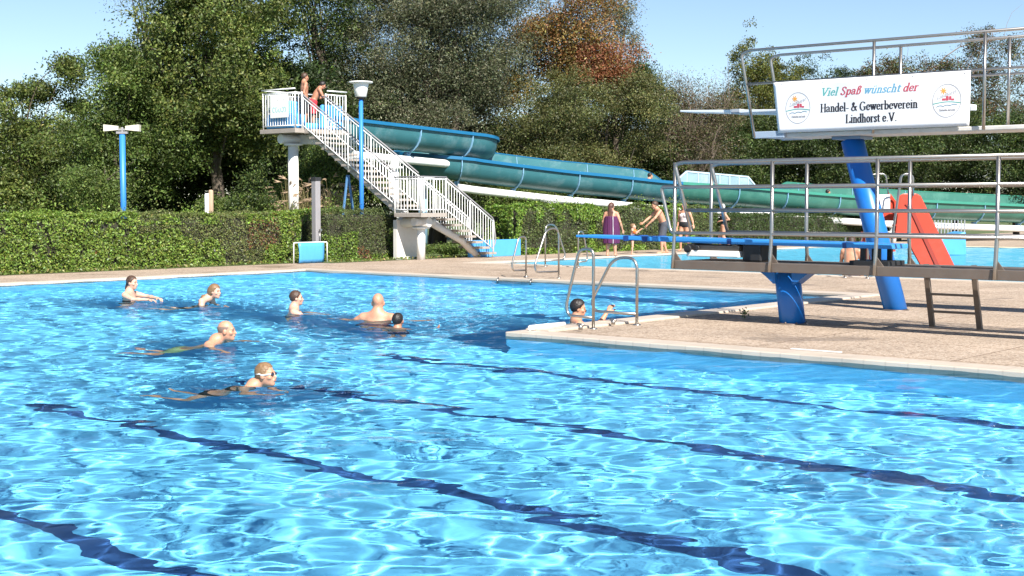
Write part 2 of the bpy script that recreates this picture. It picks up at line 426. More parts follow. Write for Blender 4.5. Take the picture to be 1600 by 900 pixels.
_rng = np.random.default_rng(11)
def wave_set(n, l0, l1, slope, head, spread, rng):
    out = []
    for k in range(n):
        lam = l0 * (l1 / l0) ** rng.random(); a = rng.normal(head, spread); kk = 2 * math.pi / lam
        out.append((kk * math.cos(a), kk * math.sin(a), slope * math.sqrt(2.0 / n) / kk, rng.random() * 6.283))
    return out
WAVES = wave_set(40, .50, 2.2, .036, .9, 1.2, _rng) + wave_set(64, .14, .45, .029, .9, 1.7, _rng)
BATHERS = [on(424, 603, 0), on(362, 538, 0), on(200, 471, 0), on(341, 477, 0), on(458, 489, 0), on(590, 500, 0), on(621, 512, 0), on(905, 505, 0)]
def waves(X, Y, amp=1.0):
    Z = np.zeros_like(X)
    for (kx, ky, a, ph) in WAVES: Z += a * np.sin(kx * X + ky * Y + ph)
    Z = Z * amp
    for q in BATHERS:                                   # ripples spreading from every bather
        r = np.hypot(X - q[0], Y - q[1]); Z += .011 * np.sin(r * 2 * math.pi / .36 - 1.0) * np.exp(-np.maximum(r - .25, 0) / .75) * (r < 4.5)
    return Z
def water_sheet(name, us, vs, keep, amp):
    U, V = np.meshgrid(us, vs)
    X = P0[0] + U * UX[0] + V * VX[0]; Y = P0[1] + U * UX[1] + V * VX[1]
    co = np.stack([X, Y, WL + waves(X, Y, amp(U, V) if callable(amp) else amp)], -1).reshape(-1, 3)
    nu, nv = len(us), len(vs); i = np.arange(nu * nv).reshape(nv, nu)
    q = np.stack([i[:-1, :-1], i[1:, :-1], i[1:, 1:], i[:-1, 1:]], -1).reshape(-1, 4)
    uc = (U[:-1, :-1] + U[1:, 1:]).reshape(-1) / 2; vc = (V[:-1, :-1] + V[1:, 1:]).reshape(-1) / 2
    q = q[keep(uc, vc)]
    used = np.unique(q); re = np.full(nu * nv, -1); re[used] = np.arange(len(used))
    me = np_mesh(name, co[used], re[q], True)
    o = link(name, me, M_WATER)
    tag(o, kind='structure'); o.cycles.is_caustics_caster = True
    return o
du = POOL_U1 / 480; dv = BAY_V1 / 315
water = water_sheet('pool_water', np.arange(-379, 481) * du, np.arange(-408, 316) * dv, lambda a, c: (c < 0) | (a > 0),
                    lambda U, V: np.clip(.93 - .025 * (V + 5), .75, .93))
far_water = water_sheet('far_pool_water', np.linspace(FAR_U0, FAR_U1, 380), np.linspace(FAR_V0, FAR_V1, 340), lambda a, c: c > -99, .7)
CAUSTIC_RECEIVERS = [basin, far_basin, lanes]
# ------------------------------------------------------------------ hedges, trees, plants
def leaf_quads(C, size, rng, up=.35, aspect=.55, nrm=None):
    """one small folded leaf per centre: 4 corners"""
    n = len(C)
    N = rng.normal(size=(n, 3)); N[:, 2] += up
    if nrm is not None: N = N * .75 + nrm
    N /= np.linalg.norm(N, axis=1)[:, None]
    T = rng.normal(size=(n, 3)); T -= N * (T * N).sum(1)[:, None]; T /= np.linalg.norm(T, axis=1)[:, None]
    S = np.cross(N, T)
    l = (size * rng.uniform(.65, 1.25, n))[:, None]; w = l * aspect
    fold = N * l * .12
    V = np.stack([C - T * l, C + S * w * .9 - T * l * .1 + fold, C + T * l, C - S * w * .9 - T * l * .1 + fold], 1)
    return V.reshape(-1, 3)
def leaf_mesh(name, C, size, colours, rng, parent, material, up=.35, aspect=.55, nrm=None, kind=None):
    V = leaf_quads(C, size, rng, up, aspect, nrm); n = len(C)
    me = np_mesh(name, V, np.arange(4 * n).reshape(n, 4), False, origin=root_loc(parent))
    at_ = me.attributes.new('leaf_colour', 'FLOAT_COLOR', 'POINT')
    cc = np.concatenate([np.repeat(np.clip(colours, 0, 1), 4, axis=0), np.ones((4 * n, 1))], 1)
    at_.data.foreach_set('color', cc.astype(np.float32).ravel())
    o = link(name, me, material, parent)
    if kind: o['kind'] = kind
    return o
def mixcol(rng, n, cols, weights, jitter=.22):
    cols = np.array(cols); k = rng.choice(len(cols), n, p=np.array(weights) / sum(weights))
    c = cols[k] * (1 + rng.normal(0, jitter, (n, 1))) * (1 + rng.normal(0, .08, (n, 3)))
    return np.clip(c, .004, .9)
def lump(P, rng_seed, sc):
    """smooth pseudo-noise in -1..1"""
    r = np.random.default_rng(rng_seed); out = np.zeros(len(P))
    for _ in range(6):
        k = r.normal(size=3) * sc; out += np.sin(P @ k + r.random() * 6.28)
    return out / 3.2

def hedge(label, uA, uB, v0, v1, h, depth, seed, per_m2, leaf, palette, group='clipped hedges round the pools', wob=.07, category='hedge'):
    """a clipped hedge along v: front face at u between uA (v0) and uB (v1)"""
    rng = np.random.default_rng(seed)
    base = W((uA + uB) / 2 + depth / 2, (v0 + v1) / 2, .05)
    t = thing('hedge', label, category, base, group)
    L = v1 - v0
    def fu(v): return uA + (uB - uA) * (v - v0) / L
    core = MB(); n = max(2, int(L / .8)); ring = []
    for i in range(n + 1):
        v = v0 + .12 + (L - .24) * i / n
        ring.append([W(fu(v) + .16, v, .05), W(fu(v) + .13, v, h - .2), W(fu(v) + .3, v, h - .1), W(fu(v) + depth - .2, v, h - .1), W(fu(v) + depth - .13, v, .05)])
    vs = [p for r in ring for p in r]; fs = []
    for i in range(n):
        for k in range(4): fs.append((i * 5 + k, i * 5 + k + 1, (i + 1) * 5 + k + 1, (i + 1) * 5 + k))
    fs += [[0, 1, 2, 3, 4], [n * 5 + k for k in (4, 3, 2, 1, 0)]]
    core.add(vs, fs); core.build('branches', M_CORE, t)
    # leaves over front, top, both ends and a little of the back
    parts = []
    def face(nn, f, nv): 
        q = np.array([f() for _ in range(nn)]); parts.append((q, np.tile(np.array(nv), (nn, 1))))
    R = rng.random
    face(int(L * h * per_m2), lambda: (lambda v, z: (v, -1, z))(v0 + L * R(), .06 + (h - .04) * R()), -AX_U)
    face(int(L * depth * per_m2), lambda: (v0 + L * R(), R(), h), AX_Z)
    face(int(depth * h * per_m2), lambda: (v0, R(), .06 + h * R()), -AX_V)
    face(int(depth * h * per_m2), lambda: (v1, R(), .06 + h * R()), AX_V)
    face(int(L * h * per_m2 * .3), lambda: (v0 + L * R(), 2, .06 + h * R()), AX_U)
    C = []; NR = []
    for q, nv in parts:
        f = fu(q[:, 0]); uu = np.where(q[:, 1] < 0, f, np.where(q[:, 1] > 1, f + depth, f + q[:, 1] * depth)); C.append(np.stack([uu, q[:, 0], q[:, 2]], 1)); NR.append(nv)
    C = np.concatenate(C); NR = np.concatenate(NR); m = len(C)
    X = np.stack([P0[0] + C[:, 0] * UX[0] + C[:, 1] * VX[0], P0[1] + C[:, 0] * UX[1] + C[:, 1] * VX[1], C[:, 2]], 1)
    lo = lump(X, seed + 1, 1.6); hi = lump(X, seed + 2, 5.0); fine = lump(X, seed + 4, 14.0)
    X = X + NR * (wob * lo + wob * .6 * hi + .03 * fine + np.abs(rng.normal(0, .022, m)) * np.sign(rng.random(m) - .62))[:, None]
    # rounded shoulder
    top = np.clip((X[:, 2] - (h - .18)) / .18, 0, 1)[:, None]; X = X + AX_U * (.14 * top ** 2) * (NR @ -AX_U > .5)[:, None]
    # sprigs that escaped the shears
    sp = (rng.random(m) < .07) & (lo + hi > -.2); X[sp & (NR[:, 2] > .5), 2] += rng.random((sp & (NR[:, 2] > .5)).sum()) ** 2 * .34
    gap = lump(X, seed + 9, 4.5) + lump(X, seed + 10, 9) * .7 < -.95
    keep = ~(gap & (rng.random(m) < .75)); X = X[keep]; NR = NR[keep]; lo = lo[keep]; m = len(X)
    col, sz = palette(X, C[keep], lump(X, seed + 3, .9), lump(X, seed + 5, 3.0), rng)
    leaf_mesh('foliage', X, leaf * sz, col, rng, t, M_HEDGE, .25, .6, NR * .7)
    return t

def pal_left(X, C, n1, n2, rng):
    m = len(X); v = C[:, 1]; h = C[:, 2]
    base = mixcol(rng, m, [(.150, .175, .055), (.115, .142, .045), (.185, .200, .070)], [3, 3, 1], .25)
    bright = mixcol(rng, m, [(.160, .235, .040), (.115, .180, .032), (.220, .270, .060)], [4, 3, 1], .25)
    red = mixcol(rng, m, [(.150, .050, .030), (.180, .090, .030), (.10, .030, .03)], [2, 2, 2], .3)
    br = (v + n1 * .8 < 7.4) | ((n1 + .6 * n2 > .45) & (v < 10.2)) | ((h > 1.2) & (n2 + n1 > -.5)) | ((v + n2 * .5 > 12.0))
    rd = ((np.abs(v - 11.4 + .4 * n2) < .55) & (n2 + n1 > -.3) & (h > .5)) | (n2 - n1 > 2.2)
    col = np.where(br[:, None], bright, base); col = np.where((rd & (rng.random(m) < .38))[:, None], red, col)
    return col, np.where(br, 1.35, .95)
def pal_mid(X, C, n1, n2, rng):
    m = len(X); v = C[:, 1]
    base = mixcol(rng, m, [(.100, .128, .042), (.075, .104, .034), (.140, .155, .055)], [3, 3, 1], .25)
    bright = mixcol(rng, m, [(.140, .220, .035), (.10, .165, .028), (.19, .23, .05)], [4, 3, 1], .25)
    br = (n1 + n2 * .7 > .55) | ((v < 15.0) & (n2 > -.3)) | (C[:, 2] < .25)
    red = (n2 - n1 > 1.25) & (rng.random(m) < .6)
    col = np.where(br[:, None], bright, base); col = np.where(red[:, None], mixcol(rng, m, [(.2, .07, .03)], [1], .3), col)
    return col, np.where(br, 1.2, .9)
def pal_right(X, C, n1, n2, rng):
    m = len(X); v = C[:, 1]
    base = mixcol(rng, m, [(.100, .130, .042), (.075, .105, .034), (.130, .150, .050)], [3, 3, 1], .25)
    bright = mixcol(rng, m, [(.150, .240, .036), (.110, .190, .030), (.210, .270, .055)], [4, 3, 1], .25)
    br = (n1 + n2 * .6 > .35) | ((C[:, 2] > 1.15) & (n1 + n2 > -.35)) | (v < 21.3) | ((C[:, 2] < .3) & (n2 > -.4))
    return np.where(br[:, None], bright, base), np.where(br, 1.3, .95)
def pal_dark(X, C, n1, n2, rng):
    m = len(X)
    return mixcol(rng, m, [(.055, .085, .024), (.040, .068, .018), (.075, .105, .028)], [3, 3, 1], .25), np.ones(m)

hedge('long clipped hedge left of the blue board, part bright green, part red-leaved', 18.5, 18.65, -9.0, 12.75, 1.46, 1.5, 5, 1500, .027, pal_left)
hedge('short dark green clipped hedge between the grey shower post and the slide stairs', 18.55, 18.45, 13.75, 16.75, 1.52, 1.4, 15, 1600, .025, pal_mid)
hedge('bright green clipped hedge behind the standing bathers', 17.5, 17.0, 20.9, 32.3, 1.62, 1.3, 25, 1300, .032, pal_right, wob=.10)
hedge('low dark green box-shaped hedge beyond the older man, under the green slide', 16.6, 15.9, 32.8, 46.0, 1.30, 1.2, 35, 1100, .032, pal_dark)

def crown_points(rng, blobs, n_clumps, shell=.45):
    """clump centres through a set of ellipsoids (centre, radii), denser towards the outside"""
    vol = np.array([b[1][0] * b[1][1] * b[1][2] for b in blobs]) ** .55; k = rng.choice(len(blobs), n_clumps, p=vol / vol.sum())
    d = rng.normal(size=(n_clumps, 3)); d /= np.linalg.norm(d, axis=1)[:, None]
    r = shell + (1 - shell) * rng.random(n_clumps) ** .6
    C0 = np.array([b[0] for b in blobs])[k]; RR = np.array([b[1] for b in blobs])[k]
    return C0 + d * RR * r[:, None], d, r
def limb(mb, a, b, r0, r1, rng, bend=.12, n=5, sides=6):
    a = np.asarray(a, float); b = np.asarray(b, float); L = np.linalg.norm(b - a); pts = []
    off = rng.normal(0, bend * L, 3); off2 = rng.normal(0, bend * .5 * L, 3)
    for i in range(n + 1):
        t = i / n; pts.append(a + (b - a) * t + off * math.sin(math.pi * t) + off2 * math.sin(2 * math.pi * t) * .5 + np.array([0, 0, .12 * L * math.sin(math.pi * t)]))
    mb.tube(pts, [r0 + (r1 - r0) * i / n for i in range(n + 1)], sides, cap=False)
    return pts
def tree(name, label, base, blobs, colours, weights, n_clumps, per, leaf, seed, spread=.24, trunk_r=.18, trunk_h=None, limbs=26, cat='tree', group=None, aspect=.5, jitter=.25,
         tint=None, shell=.42, twigs=0, up=.35, lean=(0, 0), stems=1, bough=.56):
    """blobs: list of (centre offset from base, radii)"""
    rng = np.random.default_rng(seed); base = np.asarray(base, float)
    if not twigs or twigs < 3: leaf *= .98; per = int(per * 2.1); n_clumps = int(n_clumps * 1.4); limbs = limbs // 2
    t = thing(name, label, cat, base, group)
    bl = [(base + np.array(c, float), np.array(r, float)) for c, r in blobs]
    nb_ = max(8, n_clumps // 12)
    BC, dirs, rr = crown_points(rng, bl, nb_, shell)
    bi = np.concatenate([np.arange(nb_), rng.integers(0, nb_, n_clumps - nb_)]) if n_clumps > nb_ else np.arange(n_clumps)
    rmin = np.array([min(b[1]) for b in bl]); near_b = np.argmin(np.linalg.norm(BC[:, None] - np.array([b[0] for b in bl])[None], axis=2), axis=1)
    bs_ = rng.uniform(.7, 1.25, nb_) * np.clip(.5 * rmin[near_b], .17, bough)
    zr = np.clip(np.array([b[1][2] / b[1][0] for b in bl])[near_b] * .58, .58, 2.2)
    CC = BC[bi] + rng.normal(size=(n_clumps, 3)) * bs_[bi][:, None] * np.stack([np.ones(n_clumps), np.ones(n_clumps), zr[bi]], 1)
    CC[:, 2] = np.maximum(CC[:, 2], base[2] + .25)
    nl = rng.integers(int(per * .5), int(per * 1.5), n_clumps)
    idx = np.repeat(np.arange(n_clumps), nl); m = len(idx)
    sp = np.clip(.55 * rmin[near_b][bi], .15, spread) * rng.uniform(.6, 1.35, n_clumps)
    off = rng.normal(size=(m, 3)) * sp[idx][:, None] * np.array([1, 1, .62])
    off[:, 2] -= .12 * (off[:, 0] ** 2 + off[:, 1] ** 2) / np.maximum(sp[idx], .1)
    X = CC[idx] + off; X[:, 2] = np.maximum(X[:, 2], .12)
    cw = rng.dirichlet(np.array(weights) * 1.6, n_clumps)            # every clump has its own mix
    pick = (rng.random(m)[:, None] > np.cumsum(cw[idx], 1)).sum(1).clip(0, len(colours) - 1)
    col = np.array(colours)[pick] * (1 + rng.normal(0, jitter, (m, 1))) * (1 + rng.normal(0, .07, (m, 3))) * (1 + rng.normal(0, .13, n_clumps) + rng.normal(0, .14, nb_)[bi])[idx][:, None]
    if tint is not None: col = tint(X, col, rng)
    if name != 'background_tree': col = col * 1.05
    leaf_mesh('crown', X, leaf * np.ones(m), np.clip(col, .003, .9), rng, t, M_LEAF, up, aspect)
    tr = MB(); top = np.mean([b[0] for b in bl], axis=0); zt = trunk_h if trunk_h else top[2] - base[2]
    for s in range(stems):
        bs = base + (np.array([rng.normal(0, .3), rng.normal(0, .3), 0]) if stems > 1 else 0)
        tip = np.array([base[0] + (top[0] - base[0]) * .7 + (rng.normal(0, .5) if stems > 1 else 0), base[1] + (top[1] - base[1]) * .7, base[2] + zt])
        sp_ = limb(tr, bs - np.array([0, 0, .1]), tip, trunk_r / math.sqrt(stems), trunk_r * .35, rng, .05, 8, 9)
        ks = rng.choice(n_clumps, min(limbs // stems + 1, n_clumps), replace=False)
        for k in ks:
            lo_ = 2 if zt > 3 else 1; hi_ = max(lo_ + 1, int(np.sum([p[2] < CC[k][2] - .2 for p in sp_])))
            i = int(rng.integers(lo_, min(hi_, len(sp_) - 1) + 1)) if hi_ > lo_ else lo_
            pp = limb(tr, sp_[min(i, len(sp_) - 1)], CC[k], max(.018, trunk_r * .22), .008, rng, .07, 5, 5)
            for q in range(twigs):
                a = pp[rng.integers(2, 5)]; limb(tr, a, a + rng.normal(0, 1, 3) * .6 + np.array([0, 0, .5]), .014, .004, rng, .1, 3, 3)
    tr.build('trunk', M_BARK if not twigs else M_TWIG, t)
    return t
def px_tree(name, label, Y, base_px, blobs, *a, depth=1.0, **k):
    """crown blobs surveyed as (x, y, half-width, half-height) in photograph pixels at distance Y"""
    s = Y / FPX; b = at(base_px, 330, Y); b[2] = .05; out = []
    for q in blobs:
        c = at(q[0], q[1], Y + (q[4] if len(q) > 4 else 0)); rx = q[2] * s; rz = q[3] * s
        out.append((c - b, (rx, (rx + rz) / 2 * depth, rz)))
    return tree(name, label, b, out, *a, **k)
G_MAPLE = [(.105, .140, .034), (.075, .104, .026), (.160, .185, .050), (.045, .064, .019)]
G_DARK = [(.024, .040, .013), (.034, .055, .016), (.052, .078, .021)]  # leaf tones deepened to put shade into the gaps between crowns
G_BUSH = [(.100, .145, .034), (.070, .106, .026), (.140, .180, .046)]
G_WILLOW = [(.120, .130, .070), (.085, .098, .050), (.185, .190, .118), (.05, .062, .030)]
G_AUT = [(.235, .112, .046), (.210, .140, .046), (.220, .170, .055), (.10, .10, .04)]
G_OLIVE = [(.105, .115, .038), (.080, .094, .032), (.140, .135, .052), (.05, .065, .022)]
G_TWIG = [(.150, .110, .070), (.110, .090, .052), (.090, .095, .040)]
G_YEL = [(.150, .150, .030), (.110, .120, .030), (.075, .095, .026)]
BK = 'broad trees behind the slide and hedges'

px_tree('leafy_tree', 'broad green tree at the far left edge, behind the hedge and horn speakers', 53, 20, [(-10, 150, 110, 110), (55, 205, 75, 90), (112, 106, 17, 26), (90, 130, 25, 25), (20, 270, 90, 60), (-40, 300, 60, 40), (60, 305, 60, 40)], G_MAPLE, [3, 3, 2, 1], 330, 48, .070, 101, group=BK)
px_tree('leafy_tree', 'round-topped bushy green tree behind the twin horn speakers', 50, 195, [(190, 125, 36, 70), (155, 215, 42, 75), (225, 205, 55, 85), (183, 75, 24, 30), (150, 285, 40, 40)], G_BUSH, [3, 3, 1], 420, 48, .060, 102, group=BK)
px_tree('leafy_tree', 'large yellow-green maple with visible branches left of the slide platform', 51.5, 345, [(330, 60, 95, 95), (270, 125, 60, 80), (395, 115, 75, 100), (335, 185, 100, 66), (300, -45, 80, 75), (410, -30, 80, 75), (300, 225, 50, 24), (265, 30, 40, 50), (385, 215, 50, 34)], G_MAPLE, [4, 3, 3, 1], 900, 46, .070, 103, group=BK, depth=1.5, trunk_r=.26, limbs=46)
px_tree('grey_willow', 'thin silvery tree showing behind the left edge of the large maple', 61, 222, [(232, 45, 32, 62), (218, 95, 22, 45), (245, -20, 40, 50)], G_WILLOW, [3, 2, 3, 1], 150, 34, .050, 104, spread=.3, aspect=.32)
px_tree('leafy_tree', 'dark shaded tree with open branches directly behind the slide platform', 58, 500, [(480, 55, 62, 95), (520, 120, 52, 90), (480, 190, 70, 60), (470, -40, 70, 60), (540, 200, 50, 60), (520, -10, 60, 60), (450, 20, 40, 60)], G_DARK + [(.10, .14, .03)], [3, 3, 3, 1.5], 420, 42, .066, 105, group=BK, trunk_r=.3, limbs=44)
px_tree('grey_willow', 'tall grey-green willow above the blue slide, with dark stems', 60, 690, [(600, 65, 80, 80), (680, 90, 75, 100), (745, 60, 70, 100), (690, 10, 110, 70), (600, 10, 70, 60), (620, 150, 75, 70), (715, 165, 75, 70), (560, 100, 50, 80), (650, -35, 100, 65), (755, -35, 75, 65), (775, 130, 50, 80), (660, 220, 60, 40)], G_WILLOW, [4, 3, 3, 2], 1500, 46, .060, 106, spread=.32, aspect=.36, trunk_r=.34, limbs=60, stems=3)
def autumn(X, col, rng):
    s = X[:, 1] / FPX; px = 800 + X[:, 0] / s; py = 318 - (X[:, 2] - EYE) / s
    y = (py > 110) & (px < 880) & (rng.random(len(X)) < .7)
    col[y] = np.array([.26, .205, .05]) * (1 + rng.normal(0, .2, (y.sum(), 1)))
    r = (px > 900) & (py > 70) & (rng.random(len(X)) < .6)
    col[r] = np.array([.235, .092, .048]) * (1 + rng.normal(0, .2, (r.sum(), 1)))
    return col
px_tree('autumn_tree', 'rust-orange autumn tree standing against the sky', 64, 885, [(900, 45, 66, 62), (850, 75, 52, 65), (945, 85, 36, 42), (885, -15, 65, 50), (825, 130, 34, 42), (952, 35, 32, 42), (960, 115, 24, 24), (900, 115, 45, 30)], G_AUT, [3, 3, 2, 1.6], 520, 40, .060, 107, spread=.33, tint=autumn, trunk_r=.22, limbs=50)
px_tree('green_tree', 'small grey-green tree on the sky side of the rust-orange tree', 67, 985, [(972, 45, 20, 40), (985, 70, 12, 22), (960, 10, 28, 26)], G_WILLOW, [3, 2, 2, 2], 90, 26, .05, 108, spread=.28)
px_tree('hawthorn_bush', 'olive hawthorn bush just right of the first slide bend', 59, 850, [(835, 205, 42, 36), (850, 245, 50, 35), (880, 180, 48, 36), (815, 265, 42, 34)], G_OLIVE, [3, 3, 2, 2], 330, 44, .050, 109, trunk_r=.1, cat='bush')
px_tree('hawthorn_bush', 'wide olive-brown hawthorn above the long straight of the slide', 62, 950, [(930, 195, 62, 46), (985, 185, 60, 46), (900, 150, 60, 32), (950, 235, 60, 32), (1000, 145, 44, 30)], G_OLIVE, [3, 2, 4, 1], 480, 44, .052, 110, trunk_r=.12, cat='bush')
px_tree('green_tree', 'dark green round tree between the rust-orange tree and the twiggy bush', 72, 1000, [(1000, 128, 34, 24), (975, 150, 30, 24), (1025, 145, 26, 18)], G_DARK + [(.08, .12, .03)], [2, 2, 3, 2], 150, 40, .06, 111)
px_tree('twiggy_bush', 'brown twiggy bush with bare arching branches left of the high diving board', 65, 1075, [(1060, 160, 50, 30), (1105, 155, 42, 34), (1085, 190, 66, 36), (1130, 175, 34, 40), (1090, 235, 60, 36), (1040, 215, 40, 30)], G_TWIG + G_OLIVE[:2], [4, 3, 3, 2, 2], 620, 60, .040, 112, spread=.34, trunk_r=.12, limbs=110, twigs=5, cat='bush', stems=5)
px_tree('leafy_tree', 'pointed yellow-green tree behind the left end of the white banner', 70, 1190, [(1160, 105, 10, 36), (1190, 130, 34, 44), (1215, 160, 32, 50), (1155, 165, 18, 46), (1205, 85, 6, 24), (1190, 200, 44, 50)], G_YEL, [3, 3, 3], 330, 44, .060, 113, group=BK)
px_tree('conifer', 'dark pointed evergreen top over the left part of the banner', 76, 1255, [(1253, 110, 7, 24), (1256, 140, 22, 30), (1256, 200, 44, 55)], G_DARK + [(.07, .10, .04)], [2, 3, 2, 2], 200, 42, .055, 114, group='dark treetops above the banner')
px_tree('conifer', 'twin-tipped evergreen top above the middle of the banner', 75, 1290, [(1268, 100, 4, 14), (1281, 102, 5, 18), (1283, 128, 24, 24), (1292, 160, 40, 40)], G_DARK + [(.07, .10, .04)], [2, 3, 2, 2], 190, 42, .055, 115, group='dark treetops above the banner')
px_tree('conifer', 'thin lone spire of a dark evergreen above the banner', 77, 1322, [(1322, 118, 4, 16), (1305, 108, 4, 14), (1320, 140, 18, 18), (1325, 190, 40, 50)], G_DARK, [2, 2, 2], 150, 42, .055, 116, group='dark treetops above the banner')
px_tree('leafy_tree', 'reddish-tinged tree behind the right half of the banner rails', 72, 1430, [(1365, 118, 26, 14), (1400, 112, 34, 18), (1450, 105, 34, 26), (1478, 85, 22, 16), (1550, 85, 50, 40), (1460, 150, 90, 40), (1570, 150, 70, 60)], [(.075, .085, .035), (.11, .075, .04), (.06, .08, .03), (.14, .07, .04)], [3, 2, 3, 1], 380, 32, .058, 117, group=BK, limbs=60, twigs=2)
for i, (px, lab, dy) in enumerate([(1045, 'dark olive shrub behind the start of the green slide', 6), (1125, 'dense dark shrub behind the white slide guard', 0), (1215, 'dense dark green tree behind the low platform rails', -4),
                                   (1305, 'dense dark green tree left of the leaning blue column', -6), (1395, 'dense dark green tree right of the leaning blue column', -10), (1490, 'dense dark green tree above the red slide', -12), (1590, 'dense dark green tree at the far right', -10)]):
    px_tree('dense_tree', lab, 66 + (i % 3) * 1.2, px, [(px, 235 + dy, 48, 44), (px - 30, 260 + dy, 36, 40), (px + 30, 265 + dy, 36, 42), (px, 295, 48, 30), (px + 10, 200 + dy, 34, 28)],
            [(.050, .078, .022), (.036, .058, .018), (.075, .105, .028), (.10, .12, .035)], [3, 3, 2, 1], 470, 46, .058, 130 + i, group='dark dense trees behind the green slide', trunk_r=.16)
for i, (px, py, lab, c) in enumerate([(655, 285, 'green shrub under the upper slide run', 0), (735, 300, 'dark shrub behind the slide column at the bend', 1), (820, 300, 'green shrub under the white slide beam', 0), (905, 305, 'broad green shrub under the long slide run', 1), (985, 310, 'low dark shrub under the slide rider', 1), (1070, 325, 'low green shrub under the green slide', 0)]):
    px_tree('shrub', lab, 57.5 + (i % 2), px, [(px, py, 46, 28), (px - 25, py + 15, 34, 22), (px + 28, py + 12, 34, 24)], [G_BUSH, G_DARK][c], [3, 3, 2], 190, 42, .052, 150 + i, trunk_r=.07, cat='shrub', group='shrubs under the slide')
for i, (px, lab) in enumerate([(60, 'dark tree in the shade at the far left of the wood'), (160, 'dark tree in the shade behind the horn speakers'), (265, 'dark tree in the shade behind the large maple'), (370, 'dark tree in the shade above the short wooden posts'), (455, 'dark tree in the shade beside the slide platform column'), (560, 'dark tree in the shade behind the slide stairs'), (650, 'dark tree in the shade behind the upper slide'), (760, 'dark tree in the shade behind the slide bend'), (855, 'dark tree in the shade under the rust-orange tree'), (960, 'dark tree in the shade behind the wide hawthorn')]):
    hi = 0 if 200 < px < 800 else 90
    px_tree('background_tree', lab, (54.4 + (i % 2) * .5 if px < 480 else 65.5) if hi == 0 else 70, px, [(px, 285, 62, 42), (px, 225, 60, 50)] + ([(px, 140, 50, 55)] if hi == 0 else []), G_DARK, [3, 3, 1], 260 if hi == 0 else 190, 44, .085, 170 + i, group='shaded trees of the wood', spread=.40, trunk_r=.22)  # the wood's deep shade is partly painted into these dark leaves
for i, (px, py, rx, ry, Y, lab, c) in enumerate([(150, 290, 34, 34, 46, 'light green shrub behind the hedge at its left end', G_BUSH), (270, 322, 34, 16, 53.5, 'low shaded shrub behind the middle of the left hedge', [(.03, .045, .015), (.04, .06, .02), (.055, .075, .025)]), (345, 325, 20, 14, 44, 'small green shrub beside the short wooden posts', G_BUSH), (397, 312, 24, 20, 43.5, 'dark green shrub with one tall sprig beside the platform column', G_BUSH + G_DARK)]):
    bl = [(px, py, rx, ry), (px - rx * .5, py + ry * .3, rx * .7, ry * .8)] + ([(393, 290, 4, 16)] if px == 397 else [])
    px_tree('shrub', lab, Y, px, bl, c, [3, 3, 2] + [2] * (len(c) - 3), 110, 40, .045, 190 + i, spread=.22, trunk_r=.05, cat='shrub', group='shrubs behind the left hedge')
px_tree('shrub', 'leafy bush under the slide platform beside the stairs', 48.6, 508, [(512, 262, 26, 28), (490, 295, 34, 28), (530, 300, 24, 22)], G_BUSH, [3, 3, 1], 170, 44, .050, 195, spread=.25, trunk_r=.06, cat='shrub')
px_tree('shrub', 'small green bush at the foot of the slide stairs', 45.5, 705, [(690, 400, 26, 6), (720, 402, 26, 5)], G_BUSH, [3, 3, 1], 60, 40, .035, 196, spread=.12, trunk_r=.03, cat='shrub')

def plume_grass(label, px, Y, h, n, seed):
    rng = np.random.default_rng(seed); b = at(px, 330, Y); b[2] = .05
    t = thing('ornamental_grass', label, 'ornamental grass', b, 'plumed grasses by the slide platform')
    bl = MB(); pl = MB()
    for i in range(n):
        a = rng.random() * 6.28; r = rng.random() ** .6; d = np.array([math.cos(a), math.sin(a), 0]); hh = h * rng.uniform(.7, 1.1)
        pts = [b + d * r * (.12 + .55 * (k / 4) ** 2) + np.array([0, 0, hh * (k / 4) - .18 * hh * r * (k / 4) ** 3]) for k in range(5)]
        bl.tube(pts, [.010, .009, .008, .006, .003], 3, cap=False)
        if i % 2 == 0:
            e = pts[-1]; q = d * .10 * (1 + r) + np.array([0, 0, .10 - .16 * r])
            for k in range(5):
                s = rng.normal(0, .018, 3); pl.tube([e - q * .3 + s * 0, e + q * .6 + s, e + q * 1.5 + s * 2.5], [.004, .016, .003], 3, cap=False)
    bl.build('blades', mat('dry_grass_blade', (.20, .17, .07), .8, 0, .3, 8), t); pl.build('plumes', mat('grass_plume', (.36, .26, .17), .9, 0, .25, 8), t)
plume_grass('pale plumed grass left of the platform column', 452, 44.3, 2.35, 60, 31)
plume_grass('pale plumed grass right of the grey shower post', 517, 44.6, 2.5, 90, 32)
plume_grass('pale plumed grass between the platform column and shower post', 482, 45.2, 2.6, 70, 33)
# ------------------------------------------------------------------ slide tower with stairs
TZ = 4.10                                    # platform floor
LZ = 1.47                                    # landing
tw = thing('slide_tower', 'white-railed slide tower with two flights of open concrete stairs', 'slide tower', W(20.5, 16.5, .05))
U1, U2, V1, V2 = 21.95, 23.55, 15.55, 17.75     # platform footprint
m = MB(); m.box(W((U1 + U2) / 2, (V1 + V2) / 2, TZ - .07), (U2 - U1 + .1, V2 - V1 + .1, .14)); m.build('platform', M_CONC, tw, bevel=.01)
m = MB(); m.tube([W(22.9, 15.75, TZ - .30), W(22.9, 17.6, TZ - .30)], .15, 14); m.box(W(22.75, 16.6, TZ - .30), (1.2, .3, .3)); m.build('platform_beam', M_WHITE, tw)
pc = W(22.75, 16.15)
m = MB(); m.tube([pc + AX_Z * .05, pc + AX_Z * (TZ - .46)], .165, 18); m.lathe(pc + AX_Z * (TZ - .50), [(.165, -.02), (.30, 0), (.30, .05), (.165, .07)], 18); m.build('column', M_WHITE, tw)
